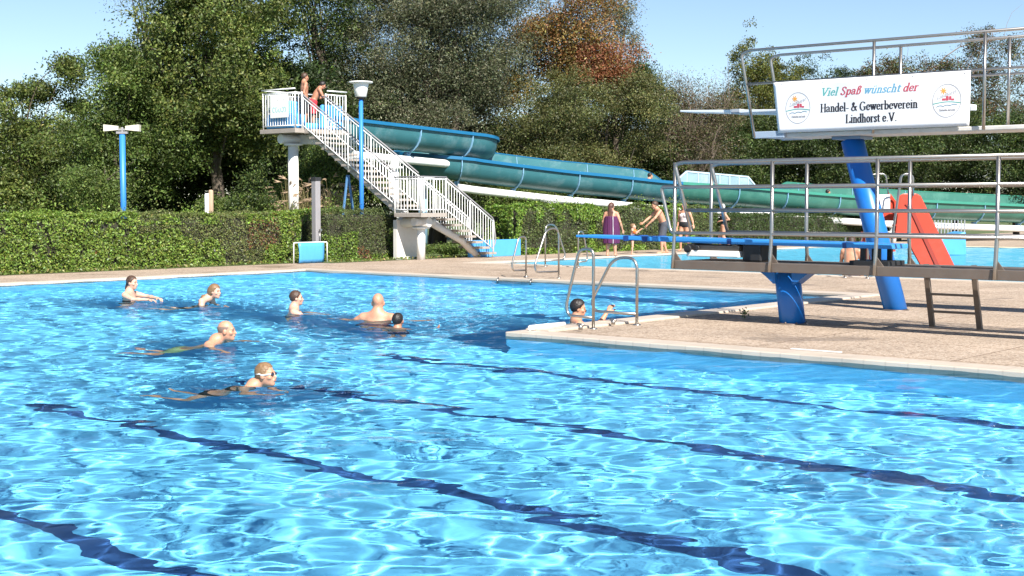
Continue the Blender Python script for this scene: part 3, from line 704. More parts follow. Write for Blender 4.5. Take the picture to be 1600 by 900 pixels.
# landing
lc = W(17.30, 16.35, LZ)
m = MB(); m.box(lc - AX_Z * .06, (1.12, 1.12, .12)); m.build('landing', M_CONC, tw, bevel=.01)
m = MB(); m.tube([W(18.0, 16.2, LZ - .27), W(16.95, 16.35, LZ - .27)], .15, 14); m.tube([W(17.2, 15.95, LZ - .26), W(17.2, 16.8, LZ - .26)], .12, 14); m.build('landing_beam', M_CONCW, tw)
cc = W(17.30, 16.36)
m = MB(); m.tube([cc + AX_Z * .06, cc + AX_Z * (LZ - .4)], .125, 16); m.lathe(cc + AX_Z * (LZ - .46), [(.12, -.02), (.26, 0), (.26, .04), (.12, .06)], 16); m.build('column', M_WHITE, tw)
m = MB(); m.box(W(17.98, 16.38, .66), (.16, .85, 1.2)); m.build('support_wall', M_CONCW, tw, bevel=.008)
# flights
def flight(a, b, wdir, width, n, name):
    st = MB(); a = np.asarray(a, float); b = np.asarray(b, float); d = (b - a); run = d.copy(); run[2] = 0; L = np.linalg.norm(run); run /= L
    for i in range(n):
        c = a + d * ((i + .5) / n)
        st.box(c - AX_Z * (.035), (L / n * 1.18, width, .07), (run, wdir, AX_Z))
    st.build('steps', M_CONC, tw, bevel=.006)
    bm_ = MB()
    bm_.bar(a - AX_Z * .22 + run * .1, b - AX_Z * .22 - run * .05, .24, .2); bm_.build('stair_beam', M_CONCW, tw)
UF_A, UF_B = W(17.86, 16.35, LZ + .16), W(21.95, 16.35, TZ)
flight(UF_A, UF_B, AX_V, .95, 14, 'upper')
LF_A, LF_B = W(17.30, 19.15, .26), W(17.30, 16.92, LZ)
st = MB()
for i in range(7):
    c = LF_A + (LF_B - LF_A) * (i / 7) + AX_V * 0; st.box(W(17.30, 19.05 - i * .315, .215 + i * .177), (.98, .34, .07))
st.build('steps', M_CONC, tw, bevel=.006)
m = MB(); m.tube([W(17.30, 16.75, LZ - .28), W(17.30, 18.15, .62), W(17.30, 18.9, .08)], .11, 12); m.build('stair_beam', M_CONCW, tw)
# railings: two rails with vertical bars between posts
def railing(pts, h=1.0, low=.10, gap=.115, posts=True, hand=None, bars_r=.011, parent=tw, post_r=.026):
    rl = MB(); po = MB()
    for a, b in zip(pts[:-1], pts[1:]):
        a = np.asarray(a, float); b = np.asarray(b, float); n = max(1, int(np.linalg.norm((b - a)[:2]) / gap))
        rl.tube([a + AX_Z * h, b + AX_Z * h], .020, 7); rl.tube([a + AX_Z * low, b + AX_Z * low], .016, 6)
        for i in range(1, n):
            p = a + (b - a) * i / n; rl.tube([p + AX_Z * low, p + AX_Z * h], bars_r, 5, cap=False)
    r = rl.build('railing', M_WHITE2, parent)
    for p in pts:
        po = MB(); po.tube([np.asarray(p) - AX_Z * .06, np.asarray(p) + AX_Z * (h + .03)], post_r, 8); po.build('post', M_WHITE2, r)
    return r
# platform rails (left side, near side, back), gap at the stair head and at the slide
railing([W(U1 + .03, V1 + .03, TZ), W(U2 - .03, V1 + .03, TZ)], 1.12)
railing([W(U2 - .03, V1 + .03, TZ), W(U2 - .03, V2 - .03, TZ)], 1.12)
railing([W(U1 + .03, V1 + .03, TZ), W(U1 + .03, 15.86, TZ)], 1.12)
railing([W(U1 + .03, 16.86, TZ), W(U1 + .03, V2 - .03, TZ), W(U1 + .45, V2 - .03, TZ)], 1.12)
hd = MB()
for a, b in (((U1, V1), (U2, V1)), ((U2, V1), (U2, V2)), ((U1, 16.9), (U1, V2))): hd.tube([W(*a, TZ + 1.24), W(*b, TZ + 1.24)], .022, 8)
hd.build('handrail', M_WHITE2, tw)
for vv in (15.87, 16.84):                       # upper flight
    a = W(21.95, vv, TZ + .02); b = W(17.86, vv, LZ + .16); mid = (a + b) / 2; q1 = a + (b - a) * .25; q3 = a + (b - a) * .75
    railing([a, q1, mid, q3, b], .95, .08)
    h = MB(); h.tube([a + AX_Z * 1.04 + AX_U * .2, a + AX_Z * 1.04, b + AX_Z * 1.04], .022, 8); h.build('handrail', M_GREY, tw)
# landing rails and lower flight
railing([W(17.86, 15.83, LZ), W(17.32, 15.81, LZ), W(16.78, 15.81, LZ)], 1.0)
railing([W(16.78, 15.81, LZ), W(16.78, 16.36, LZ), W(16.78, 16.88, LZ)], 1.0)
h = MB(); h.tube(round_path([W(17.88, 15.83, LZ + 1.06), W(16.76, 15.80, LZ + 1.06), W(16.76, 16.90, LZ + 1.06)], .06), .022, 8); h.build('handrail', M_GREY, tw)
for uu in (16.80, 17.80):
    a = W(uu, 16.92, LZ); b = W(uu, 19.05, .25)
    railing([a, a + (b - a) * .5, b], .95, .10)
    h = MB(); h.tube(round_path([a + AX_Z * 1.04, b + AX_Z * 1.04, b + AX_Z * .35 + AX_V * .12, b + AX_Z * .12], .1), .022, 8); h.build('handrail', M_GREY if uu < 17 else M_WHITE2, tw)
# moulded blue slide start on the platform
m = MB(); m.box(W(22.85, 15.95, TZ + .26), (1.3, .62, .46), taper=.93); m.box(W(23.25, 16.3, TZ + .5), (.42, .8, .9), taper=.9)
m.box(W(22.15, 17.25, TZ + .42), (.16, 1.0, .78), taper=.9); m.box(W(22.75, 16.9, TZ + .12), (.9, 1.6, .2))
m.build('slide_start_tub', M_CYAN, tw, bevel=.06)

# ------------------------------------------------------------------ water slide
ws = thing('water_slide', 'long open water slide turning from blue to green on a white tube beam', 'water slide', W(20, 24, .05))
A0 = W(22.75, 17.35, 4.55); A1 = W(22.6, 24.5, 4.24)
R_ = 1.25; c0 = W(22.6 + R_, 24.5)
path = [A0 + (A1 - A0) * t for t in np.linspace(0, 1, 12)]
z0, z1 = 4.24, 3.32
for k in range(1, 25):
    a = 2 * math.pi * k / 24; q = c0 - AX_U * R_ * math.cos(a) + AX_V * R_ * math.sin(a); path.append(np.array([q[0], q[1], z0 + (z1 - z0) * k / 24]))
B0 = path[-1]
surv = [(860, 266, 53.4), (945, 274.5, 54.6), (1035, 284, 55.8), (1140, 291, 57.2), (1230, 299, 58.6), (1330, 307, 60.2), (1430, 313, 61.6), (1540, 318, 63.2), (1640, 322, 64.8)]
path_b = smooth_path([B0] + [at(*s) for s in surv], 6)
n_a = len(path); path = path + path_b[1:]
path = np.array(path)
tg = np.gradient(path, axis=0); tg[:, 2] = 0; tg /= np.linalg.norm(tg, axis=1)[:, None]
lf = np.stack([-tg[:, 1], tg[:, 0], 0 * tg[:, 0]], 1)             # left of travel = far side on the straights
def px_of(p): return 800 + p[0] / p[1] * FPX
pxs = np.array([px_of(p) for p in path])
HW, DP, TH = .62, .78, .035
def trough_section(i, back):
    """outer then inner profile around the trough at path point i; back = extra height of the far wall"""
    c = path[i]; L = lf[i]; out = []
    for s, r in ((0, TH), (1, 0)):
        row = []
        for k in range(13):
            a = math.pi * k / 12
            x = -math.cos(a) * (HW + r); z = -math.sin(a) ** .75 * (DP + r)
            row.append(c + L * x + AX_Z * z)
        if back > .01: row += [c + L * (HW + r) * (1.0 + .10 * t) + AX_Z * back * t for t in (.5, 1.0)]
        else: row += [row[-1] + AX_Z * .001, row[-1] + AX_Z * .002]
        out.append(row if s == 0 else row[::-1])
    return out[0] + out[1]
def back_wall(px, i):
    if i < n_a - 1: return .0
    if px < 772: return .42
    if px < 1028: return .44
    if px < 1048: return .44 * (1048 - px) / 20
    if px < 1222: return 0.
    if px < 1240: return .42 * (px - 1222) / 18
    return .42
def slide_colour(px, i):
    if i < n_a: return 0
    return 0 if px < 1040 else 1
M_FIB0 = mat('blue_fibreglass', (.038, .145, .165), .42, 0, .25, 1.6, dirt=(.24, .34, .36), dirt_scale=1.3, dirt_amt=.45)
M_FIB1 = mat('green_fibreglass', (.04, .15, .115), .38, 0, .15, 1.6, dirt=(.16, .36, .28), dirt_scale=1.3, dirt_amt=.35)
M_RIMB = mat('bright_blue_fibreglass_rim', (.008, .12, .25), .35, 0, .1, 2)
M_RIMG = mat('green_fibreglass_rim', (.04, .21, .15), .35, 0, .1, 2)
def trough(i0, i1, material, name, rim_mat):
    vs = []; fs = []; n = None
    for i in range(i0, i1 + 1):
        s = trough_section(i, back_wall(pxs[i], i)); n = len(s); vs += s
    for i in range(i1 - i0):
        for k in range(n):
            l = (k + 1) % n; fs.append((i * n + k, (i + 1) * n + k, (i + 1) * n + l, i * n + l))
    fs += [list(range(n)), [(i1 - i0) * n + k for k in range(n)][::-1]]
    mb = MB(); mb.add(vs, fs, True); o = mb.build(name, material, ws, recalc=True)
    es = o.modifiers.new('edges', 'EDGE_SPLIT'); es.split_angle = .9
    for side in (-1, 1):
        pts = []
        for i in range(i0, i1 + 1):
            bk = back_wall(pxs[i], i) if side > 0 else 0
            pts.append(path[i] + lf[i] * side * (HW + .02 + (.06 if bk > .05 else 0)) + AX_Z * (bk + .0))
        r = MB(); vs = []; fs = []
        for k, i in enumerate(range(i0, i1 + 1)):
            L = lf[i] * side; p = pts[k]
            vs += [p - L * .03 + AX_Z * .03, p + L * .09 + AX_Z * .02, p + L * .10 - AX_Z * .09, p + L * .06 - AX_Z * .09, p + L * .05 - AX_Z * .01, p - L * .03 - AX_Z * .01]
        for k in range(i1 - i0):
            for q in range(6): fs.append((k * 6 + q, (k + 1) * 6 + q, (k + 1) * 6 + (q + 1) % 6, k * 6 + (q + 1) % 6))
        fs += [list(range(6)), [(i1 - i0) * 6 + q for q in range(6)][::-1]]
        r.add(vs, fs); r.build('rim', rim_mat, o, recalc=True)
    return o
i_g = int(np.argmax((np.arange(len(pxs)) > n_a) & (pxs > 1040)))
i_h = int(np.argmax((np.arange(len(pxs)) > n_a) & (pxs > 1290)))
trough(0, n_a - 1, M_FIB0, 'upper_trough', M_RIMB)
trough(n_a - 1, i_g, M_FIB0, 'middle_trough', M_RIMB)
trough(i_g, len(path) - 1, M_FIB1, 'lower_trough', M_RIMG)
# white tube beam beneath, brackets, columns
beam = [path[i] - AX_Z * (DP + .34) for i in range(2, n_a - 5)]
mb = MB(); mb.tube(beam, .15, 14); mb.build('tube_beam', M_WHITE2, ws)
beam2 = [path[i] - AX_Z * (DP + .30) - lf[i] * .1 for i in range(n_a - 3, len(path))]
mb = MB(); mb.tube(beam2, .145, 14); mb.build('tube_beam', M_WHITE2, ws)
M_BRK = mat('pale_blue_bracket', (.22, .42, .60), .5, 0, .1, 4)
acc = 0; last = 0
for i in range(3, len(path) - 1):
    acc += np.linalg.norm(path[i] - path[i - 1])
    in_loop = 12 + 3 < i < n_a - 2
    if acc < 2.3 or (in_loop and i < n_a - 8 and acc < 2.0): continue
    acc = 0
    bk = MB(); c = path[i]; L = lf[i]
    pts = [c - L * (HW + .11) + AX_Z * .0]
    for k in range(0, 6):
        a = math.pi * k / 12; pts.append(c - L * math.cos(a) * (HW + .07) - AX_Z * math.sin(a) ** .75 * (DP + .07))
    pts += [c - L * .12 - AX_Z * (DP + .12), c - L * .06 - AX_Z * (DP + .2)]
    for p, q in zip(pts[:-1], pts[1:]): bk.bar(p, q, .06, .03, up=tg[i])
    bk.box(c - AX_Z * (DP + .14), (.16, .16, .16), (tg[i], L, AX_Z))
    bk.build('bracket', M_BRK, ws)
def slide_column(i, r, material, cap=True, z_top=None):
    p = path[i].copy(); zt = p[2] - DP - .45
    q = MB(); b = np.array([p[0], p[1], .05]); q.tube([b, b + AX_Z * (zt - .05)], r, 16)
    if cap: q.lathe(b + AX_Z * (zt - .28), [(r, -.02), (r + .13, 0), (r + .13, .06), (r, .08), (r, .3)], 16)
    q.build('column', material, ws)
slide_column(int(np.argmin(np.abs(pxs[:12] - 615))), .19, M_WHITE2)
slide_column(n_a - 7, .17, mat('blue_grey_column', (.20, .34, .46), .5, 0, .1, 3), False)
for px in (854, 1115, 1390): slide_column(n_a + int(np.argmin(np.abs(pxs[n_a:] - px))), .15, M_WHITE2)
for px in (832, 925, 1000, 1262, 1345, 1430):
    i = n_a + int(np.argmin(np.abs(pxs[n_a:] - px))); q = MB(); q.bar(path[i] + lf[i] * (HW - .02) - AX_Z * .02, path[i] + lf[i] * (HW + .045) + AX_Z * .41, .03, .02, up=tg[i]); q.build('seam', M_BRK, ws)
# white glazed guard on the far rim
gi = [i for i in range(n_a, len(path)) if 1058 <= pxs[i] <= 1208]
M_GUARD = mat('translucent_guard_sheet', (.24, .36, .42), .25, 0, .25, 2, dirt=(.42, .5, .52), dirt_scale=1.5, dirt_amt=.6)
def far_rim(i, z): return path[i] + lf[i] * (HW + .08) + AX_Z * z
a_, b_ = gi[0], gi[-1]; ga, gb = gi[1], gi[-2]
tops = [far_rim(a_, .08), far_rim(ga, .52), far_rim(gb, .50), far_rim(b_, .08)]
gq = MB(); gq.prism([far_rim(a_, .04), far_rim(b_, .04), far_rim(gb, .48), far_rim(ga, .50)], lf[ga] * .02); guard = gq.build('guard_panel', M_GUARD, ws)
fr = MB()
for p, q in zip(tops[:-1], tops[1:]): fr.bar(p, q, .05, .06)
for i in gi[1:-1]: fr.bar(far_rim(i, 0), far_rim(i, .5), .05, .05)
fr.bar(far_rim(a_, .03), far_rim(b_, .03), .05, .08); fr.build('guard_frame', mat('pale_blue_frame', (.45, .58, .66), .5, 0, .1, 3), guard)

# ------------------------------------------------------------------ posts, boards and signs along the hedge
nb = thing('notice_board', 'white notice board with faint turquoise writing hung on the tower railing', 'sign', W(22.75, V1, TZ))
q = MB(); q.box(W(22.68, V1 - .02, TZ + .72), (.86, .018, .74)); q.build('board', M_WHITE2, nb, bevel=.004)

lp = thing('street_lamp', 'tall blue lamp post with a white bowl and disc lid before the stairs', 'lamp post', at(565, 325, 42.3) * np.array([1, 1, 0]))
lb = np.array(lp.location)
q = MB(); q.tube([lb, lb + AX_Z * 4.85], [.075, .062], 14); q.build('pole', M_BLUEPOST, lp)
q = MB(); q.lathe(lb + AX_Z * 4.85, [(.07, 0), (.12, .02), (.15, .05), (.15, .08)], 20); q.build('collar', M_DARK, lp)
q = MB(); q.lathe(lb + AX_Z * 4.92, [(.0, 0), (.15, .0), (.17, .02), (.24, .42), (.235, .425), (0, .425)], 24); q.build('lamp_bowl', mat('opal_lamp_bowl', (.74, .74, .72), .3, 0, .03, 3), lp)
q = MB(); q.lathe(lb + AX_Z * 5.34, [(0, 0), (.35, .0), (.365, .02), (.35, .04), (0, .07)], 28); q.build('lamp_lid', M_WHITE2, lp)

sp = thing('loudspeaker_post', 'blue post carrying two cream horn loudspeakers above the left hedge', 'loudspeaker', at(193, 330, 37) * np.array([1, 1, 0]))
sb = np.array(sp.location)
q = MB(); q.tube([sb, sb + AX_Z * 3.55], .075, 14); q.build('pole', M_BLUEPOST, sp)
q = MB(); q.box(sb + AX_Z * 3.60, (.3, .1, .06), XYZ); q.tube([sb + AX_Z * 3.5, sb + AX_Z * 3.74], .03, 8); q.box(sb + AX_Z * 3.68, (.22, .06, .05), XYZ); q.build('mount', M_GREY, sp)
for s in (-1, 1):
    q = MB(); ax = (AX_Z, np.array([0, 1.0, 0]), np.array([s, 0, 0.0])); c = sb + np.array([s * .10, 0, 3.72])
    for (z0_, w0, z1_, w1) in ((0, .11, .05, .12), (.05, .12, .36, .185)):
        pts = []
        for z, w in ((z0_, w0), (z1_, w1)):
            for (i, j) in ((-1, -1), (1, -1), (1, 1), (-1, 1)): pts.append(c + np.array([s * z, j * w / 2 * 1.2, i * w / 2 * .95]))
        q.add(pts, [(0, 1, 5, 4), (1, 2, 6, 5), (2, 3, 7, 6), (3, 0, 4, 7), (3, 2, 1, 0), (4, 5, 6, 7)])
    q.build('horn', mat('cream_horn_plastic', (.62, .58, .48), .5, 0, .05, 5), sp, recalc=True)

gp = W(18.33, 13.15)
po = thing('shower_post', 'square grey post with a flat cap standing in the gap of the hedge', 'post', gp)
q = MB(); q.box(np.array([gp[0], gp[1], 1.22]), (.19, .19, 2.4)); q.build('shaft', M_GREY, po, bevel=.02)
q = MB(); q.box(np.array([gp[0], gp[1], 2.44]), (.215, .215, .1)); q.build('cap', M_DARK, po, bevel=.01)
q = MB(); q.tube([W(18.18, 13.15, 1.0), W(18.12, 13.15, 1.0)], .035, 10); q.tube([W(18.18, 13.15, .5), W(18.18, 13.15, 1.0)], .012, 6); q.build('tap', M_STEEL, po)

bb = thing('mat_board', 'creased light blue board on a thin white frame before the hedge', 'board', W(18.0, 12.65, DECK))
q = MB(); n = 10; vs = []
for i in range(n + 1):
    for j in range(6):
        v = 12.17 + .92 * i / n; z = .10 + .56 * j / 5; bulge = .022 * math.sin(math.pi * j / 5) + .012 * math.sin(i * 2.2 + j)
        vs.append(W(17.98 - bulge, v, z))
fs = [(i * 6 + j, i * 6 + j + 1, (i + 1) * 6 + j + 1, (i + 1) * 6 + j) for i in range(n) for j in range(5)]
q.add(vs, fs, True); o = q.build('panel', M_CYAN, bb); sd_ = o.modifiers.new('thick', 'SOLIDIFY'); sd_.thickness = .03; sd_.offset = -1
q = MB(); q.tube(round_path([W(18.06, 12.07, DECK), W(18.06, 12.07, .66), W(18.06, 13.31, .66), W(18.06, 13.31, DECK)], .05), .018, 8); q.build('frame', M_WHITE2, bb)

for nm, lab, px, top, r, mt in (('white_post', 'short white post beside a brown wooden stake behind the hedge', 323.5, 302, .075, M_WHITE2), ('wooden_stake', 'round-topped brown wooden stake beside a white post behind the hedge', 329.5, 296.5, .07, M_WOOD)):
    p = at(px, top, 40.5); b = np.array([p[0], p[1], .05]); q = MB()
    q.tube([b, b + AX_Z * (p[2] - .05 - .05), b + AX_Z * (p[2] - .05 - .012), b + AX_Z * (p[2] - .05)], [r, r, r * .8, r * .3], 12)
    tag(q.build(nm, mt), lab, 'post')

fb = at(544, 320, 43.3); fb[2] = .05
q = thing('trestle', 'narrow blue A-shaped trestle behind the hedge next to the lamp post', 'trestle', fb)
ap = np.array([fb[0], fb[1], 2.62]); k = MB()
for dx in (-.31, .31): k.bar(np.array([fb[0] + dx, fb[1], .06]), ap + np.array([dx * .06, 0, 0]), .05, .05)
k.build('legs', mat('faded_blue_paint', (.10, .24, .46), .6, 0, .15, 4), q)
k = MB(); k.bar(np.array([fb[0] - .16, fb[1], 1.3]), np.array([fb[0] + .16, fb[1], 1.3]), .04, .04); k.build('crossbar', M_GREY, q)

lw = MB(); lw.box(W(17.35, 19.75, .345), (.14, 2.4, .53)); tag(lw.build('low_wall', M_CYAN, bevel=.015), 'low light blue wall behind the foot of the slide stairs', 'wall')

# ------------------------------------------------------------------ pool ladders
def ladder(label, uA, uB, v0, vdirs, side_axis, group=None):
    pass
def loop_rail(root, foot, d, reach, h, back=0.10, r=.021, low=.17, tilt=0.0):
    """closed triangular hand rail: upright at foot, sloping leg that comes down reach metres out along d"""
    f = np.asarray(foot, float); d = np.asarray(d, float)
    tw_ = reach * .52
    pts = [f, f + AX_Z * h, f + d * tw_ + AX_Z * (h - .01), f + d * reach + AX_Z * (low + .13), f + d * (reach * .93) + AX_Z * (low - .01), f + AX_Z * (low - .02)]
    q = MB(); pp = round_path(pts, max(.09, reach * .34), 8); q.tube(pp, r, 10)
    o = q.build('handrail', M_STEEL, root)
    q = MB(); q.lathe(f, [(r + .035, 0), (r + .035, .012), (r, .02)], 14); q.build('base_flange', M_STEEL, o)
    return o
def pool_ladder(label, feet, d, reach, h, edge_off, group, steps=True):
    c = (feet[0] + feet[1]) / 2; t = thing('pool_ladder', label, 'pool ladder', c, group)
    d = np.asarray(d, float)
    for f, rc, hh in zip(feet, reach, h): loop_rail(t, f, d, rc, hh)
    s = []
    for f in feet:
        q = MB(); a = f + d * (edge_off + .06); a = np.array([a[0], a[1], .0]); q.tube([a + AX_Z * .10 - d * .05, a + AX_Z * .02, a - AX_Z * 1.15], .02, 8); q.build('stringer', M_STEEL, t); s.append(a)
    for k in range(4):
        q = MB(); z = -.18 - k * .28; q.bar(s[0] + AX_Z * z, s[1] + AX_Z * z, .07, .025); q.build('rung', M_STEEL, t)
LG = 'steel pool ladders'
fA = on(927, 514); fB = on(995, 508)
pool_ladder('steel pool ladder with two looped handrails at the peninsula corner', [fA, fB], AX_U, [.46, .78], [1.07, .93], .55, LG)
pool_ladder('steel pool ladder on the far edge of the bay', [W(8.71, 10.9, DECK), W(7.76, 10.9, DECK)], -AX_V, [.5, .85], [.92, 1.12], .95, LG)
pool_ladder('steel pool ladder of the far pool standing behind another ladder', [W(11.7, 15.3, DECK), W(10.6, 15.3, DECK)], AX_V, [.85, .4], [1.12, .95], .65, LG)
pool_ladder('steel pool ladder of the far pool beyond the blue springboard', [W(3.0, 15.3, DECK), W(2.45, 15.3, DECK)], AX_V, [.55, .5], [1.0, 1.0], .65, LG)

# ------------------------------------------------------------------ low diving platform
LP = thing('diving_platform', 'low steel diving platform on a single leaning blue column', 'diving platform', W(-2.2, 3.7, DECK))
DZ = .935; VN, VF_ = 3.15, 4.12; UE, UR = -.5, -6.4
q = MB()
for vv in (VN, VF_): q.box(W((UE + UR) / 2, vv, DZ - .06), (UE - UR, .06, .125))
for uu in (UE - .03, -2.2, -4.2, UR + .03): q.box(W(uu, (VN + VF_) / 2, DZ - .06), (.06, VF_ - VN - .062, .11))
q.build('frame', M_STEELB, LP, bevel=.006)
q = MB()
for k in range(8):
    vv = VN + .06 + k * (VF_ - VN - .12) / 7; 
    if .32 < (vv - VN) < .66: continue
    q.box(W((UE + UR) / 2, vv, DZ - .012), (UE - UR - .14, .105, .022))
q.build('deck_boards', mat('dark_deck', (.09, .08, .075), .8, 0, .2, 5), LP)
q = MB(); q.lathe(W(-2.155, 3.62, DECK), [(.215, 0), (.215, .014), (.19, .018)], 28)
for k_ in range(8): q.tube([W(-2.155 + .198 * math.cos(k_ * .785), 3.62 + .198 * math.sin(k_ * .785), DECK + .01), W(-2.155 + .198 * math.cos(k_ * .785), 3.62 + .198 * math.sin(k_ * .785), DECK + .035)], .011, 6)
q.build('base_plate', M_STEELB, LP)
cb, ct = W(-2.16, 3.62, DECK - .02), W(-2.06, 3.62, DZ - .124)
q = MB(); q.tube([cb, ct], .178, 28); q.build('column', M_BLUE, LP)
q = MB(); q.prism([W(-1.68, 3.50, DZ - .128), W(-2.47, 3.50, DZ - .128), W(-2.37, 3.50, DZ - .20), W(-2.24, 3.50, DZ - .30), W(-1.91, 3.50, DZ - .30), W(-1.79, 3.50, DZ - .20)], AX_V * .24)
q.build('column_head', M_BLUE, LP, recalc=True)
ZL = [2.335, 1.985, 1.655, 1.33]
def side_rail(vv, far):
    r_ = .026; q = MB()
    q.tube(round_path([W(UE - .286, vv, ZL[3] + 0), W(UE + .0, vv, ZL[0] - .03), W(UE - .12, vv, ZL[0]), W(UR, vv, ZL[0])], .07), r_, 10)
    if not far:
        q.tube(round_path([W(UR, vv, ZL[1]), W(UE + .24, vv, ZL[1]), W(UE + .06, vv, ZL[3]), W(UR, vv, ZL[3])], .07), r_, 10)
    else:
        q.tube([W(UE - .08, vv, ZL[1]), W(UR, vv, ZL[1])], r_, 10); q.tube([W(UE - .28, vv, ZL[3]), W(UR, vv, ZL[3])], r_, 10)
    q.tube([W(UE - .19, vv, ZL[2]), W(UR, vv, ZL[2])], r_, 10)
    o = q.build('railing', M_STEEL, LP)
    for uu in (UE, -2.08, -3.62, -5.2):
        p = MB(); p.tube([W(uu, vv + (-.05 if not far else .05), DZ - .12), W(uu, vv + (-.05 if not far else .05) * .6, DZ + .1), W(uu, vv, ZL[3]), W(uu, vv, ZL[0])], .026, 10)
        p.build('post', M_STEEL, o)
        g_ = MB(); g_.prism([W(uu + .03, vv + .02, DZ + .002), W(uu - .09, vv + .02, DZ + .002), W(uu + .02, vv + .02, DZ + .14)], AX_V * .02); g_.build('gusset', M_STEELB, o, recalc=True)
side_rail(VN, False); side_rail(VF_, True)
# springboard: long blue plank that rises slightly towards its tip
BV, BWD = 3.63, .50
def board(mb, u0, z0_, u1, z1_, v, wd, th0, th1):
    a = W(u0, v, z0_); b = W(u1, v, z1_); vs = []
    for p, th in ((a, th0), (b, th1)):
        for (s, t) in ((-1, -1), (1, -1), (1, 1), (-1, 1)): vs.append(p + AX_V * wd / 2 * s + AX_Z * th / 2 * t)
    mb.add(vs, [(0, 1, 2, 3), (7, 6, 5, 4), (0, 4, 5, 1), (1, 5, 6, 2), (2, 6, 7, 3), (3, 7, 4, 0)])
q = MB(); board(q, -3.0, 1.195, -.3, 1.222, BV, BWD, .07, .07); board(q, -.3, 1.222, 1.47, 1.25, BV, BWD, .07, .035)
board(q, -3.72, 1.187, -3.0, 1.195, BV, BWD, .06, .07)
brd = q.build('springboard', M_BOARD, LP, bevel=.008, recalc=True)
for uu, w_ in ((-3.05, .05), (-1.27, .07), (.18, .09), (.52, .09)):
    q = MB(); q.box(W(uu, BV, 1.195 + (uu + 3) * .0104), (w_, BWD + .012, .079)); q.build('band', mat('dark_blue_band', (.01, .05, .22), .5, 0, .1, 5), brd)
q = MB(); q.box(W(-1.0, 3.63, DZ + .10), (.86, .56, .09)); q.build('fulcrum_base', M_WHITE, LP, bevel=.01)
q = MB(); q.box(W(-1.0, 3.63, DZ + .185), (.86, .5, .07)); q.box(W(-.62, 3.63, 1.15), (.12, .5, .05)); q.box(W(-1.36, 3.63, 1.14), (.08, .5, .06)); q.build('fulcrum_frame', M_STEELB, LP, bevel=.008)
q = MB(); q.tube([W(-.75, 3.34, 1.115), W(-.75, 3.94, 1.115)], .035, 14); q.tube([W(-.62, 3.29, 1.10), W(-.62, 3.33, 1.10)], .055, 18); q.build('fulcrum_roller', M_DARK, LP)
q = MB(); q.box(W(-1.62, 3.63, DZ + .125), (.3, .46, .24)); q.build('spring_box', M_DARK, LP, bevel=.02)
q = MB()
for vv in (3.46, 3.8): q.box(W(-3.28, vv, DZ + .11), (.06, .05, .22)); q.box(W(-3.5, vv, DZ + .11), (.06, .05, .22))
q.box(W(-3.4, 3.63, DZ + .03), (.55, .5, .06)); q.build('rear_anchor', M_DARK, LP)
# access ladder on the far side
q = MB(); la = [W(-3.84, 4.42, DECK), W(-3.80, 4.26, DZ + .0)]; lb_ = [W(-4.5, 4.42, DECK), W(-4.46, 4.26, DZ)]
for a, b_2 in (la, lb_): q.bar(a, b_2, .05, .07)
lad = q.build('ladder', M_STEELB, LP)
for k in range(3):
    t = (k + .9) / 3.6; q = MB(); q.bar(la[0] + (la[1] - la[0]) * t, lb_[0] + (lb_[1] - lb_[0]) * t, .06, .03); q.build('rung', M_STEELB, lad)

# ------------------------------------------------------------------ high diving platform
HP = thing('diving_tower', 'high diving platform on a tall leaning blue column with long steel rails', 'diving platform', W(-2.17, 6.86, DECK))
HZ = 2.925; hn, hf = 6.40, 7.34; HL, HR = .12, -6.6
q = MB(); q.tube([W(-2.17, 6.87, DECK - .02), W(-1.38, 6.87, HZ - .162)], .178, 28); hc = q.build('column', M_BLUE, HP)
q = MB(); q.lathe(W(-2.16, 6.87, DECK), [(.21, 0), (.21, .015), (.19, .02)], 28); q.build('base_plate', M_STEELB, hc)
q = MB(); q.box(W((-.35 + HR) / 2, (hn + hf) / 2 + .01, HZ - .075), (-.35 - HR, hf - hn - .12, .07)); q.build('platform', M_CONCW, HP, bevel=.015)
q = MB(); q.box(W(-1.38, 6.87, HZ - .135), (.5, .44, .05)); q.build('column_head', mat('grey_blue_steel', (.16, .24, .36), .5, .2, .15, 4), HP, bevel=.01)
q = MB()
for vv in (hn + .03, hf - .03): q.box(W((HL - .02 - .4) / 2, vv, HZ - .06), (.55, .07, .11))
q.box(W(-.12, (hn + hf) / 2, HZ - .075), (.36, hf - hn - .14, .06)); q.build('end_step', mat('pale_blue_step', (.34, .42, .52), .5, 0, .1, 5), HP, bevel=.008)
HT = 4.245; HM = 3.70
for vv in (hn, hf):
    q = MB(); q.tube(round_path([W(HL, vv, HZ - .1), W(.385, vv, HT - .05), W(.24, vv, HT), W(HR, vv, HT)], .08), .024, 10)
    q.tube([W(.27, vv, HM), W(HR, vv, HM)], .02, 10); o = q.build('railing', M_STEEL, HP)
    for uu in (-1.96, -3.7, -5.4):
        p = MB(); p.tube([W(uu, vv, HZ - .1), W(uu, vv, HT)], .024, 10); p.build('post', M_STEEL, o)
q = MB(); board(q, -3.3, 3.20, -.4, 3.235, 6.87, .5, .085, .085); board(q, -.4, 3.235, 1.72, 3.335, 6.87, .5, .085, .03)
hb = q.build('springboard', M_BOARDW, HP, bevel=.006, recalc=True)
q = MB(); q.box(W(.62, 6.87, 3.283), (.16, .51, .078)); q.build('band', M_BOARDW if False else mat('grey_band', (.36, .38, .42), .5, 0, .1, 5), hb)
q = MB(); q.box(W(-1.0, 6.87, HZ + .14), (.5, .5, .22)); q.build('fulcrum_base', M_STEELB, HP, bevel=.01)

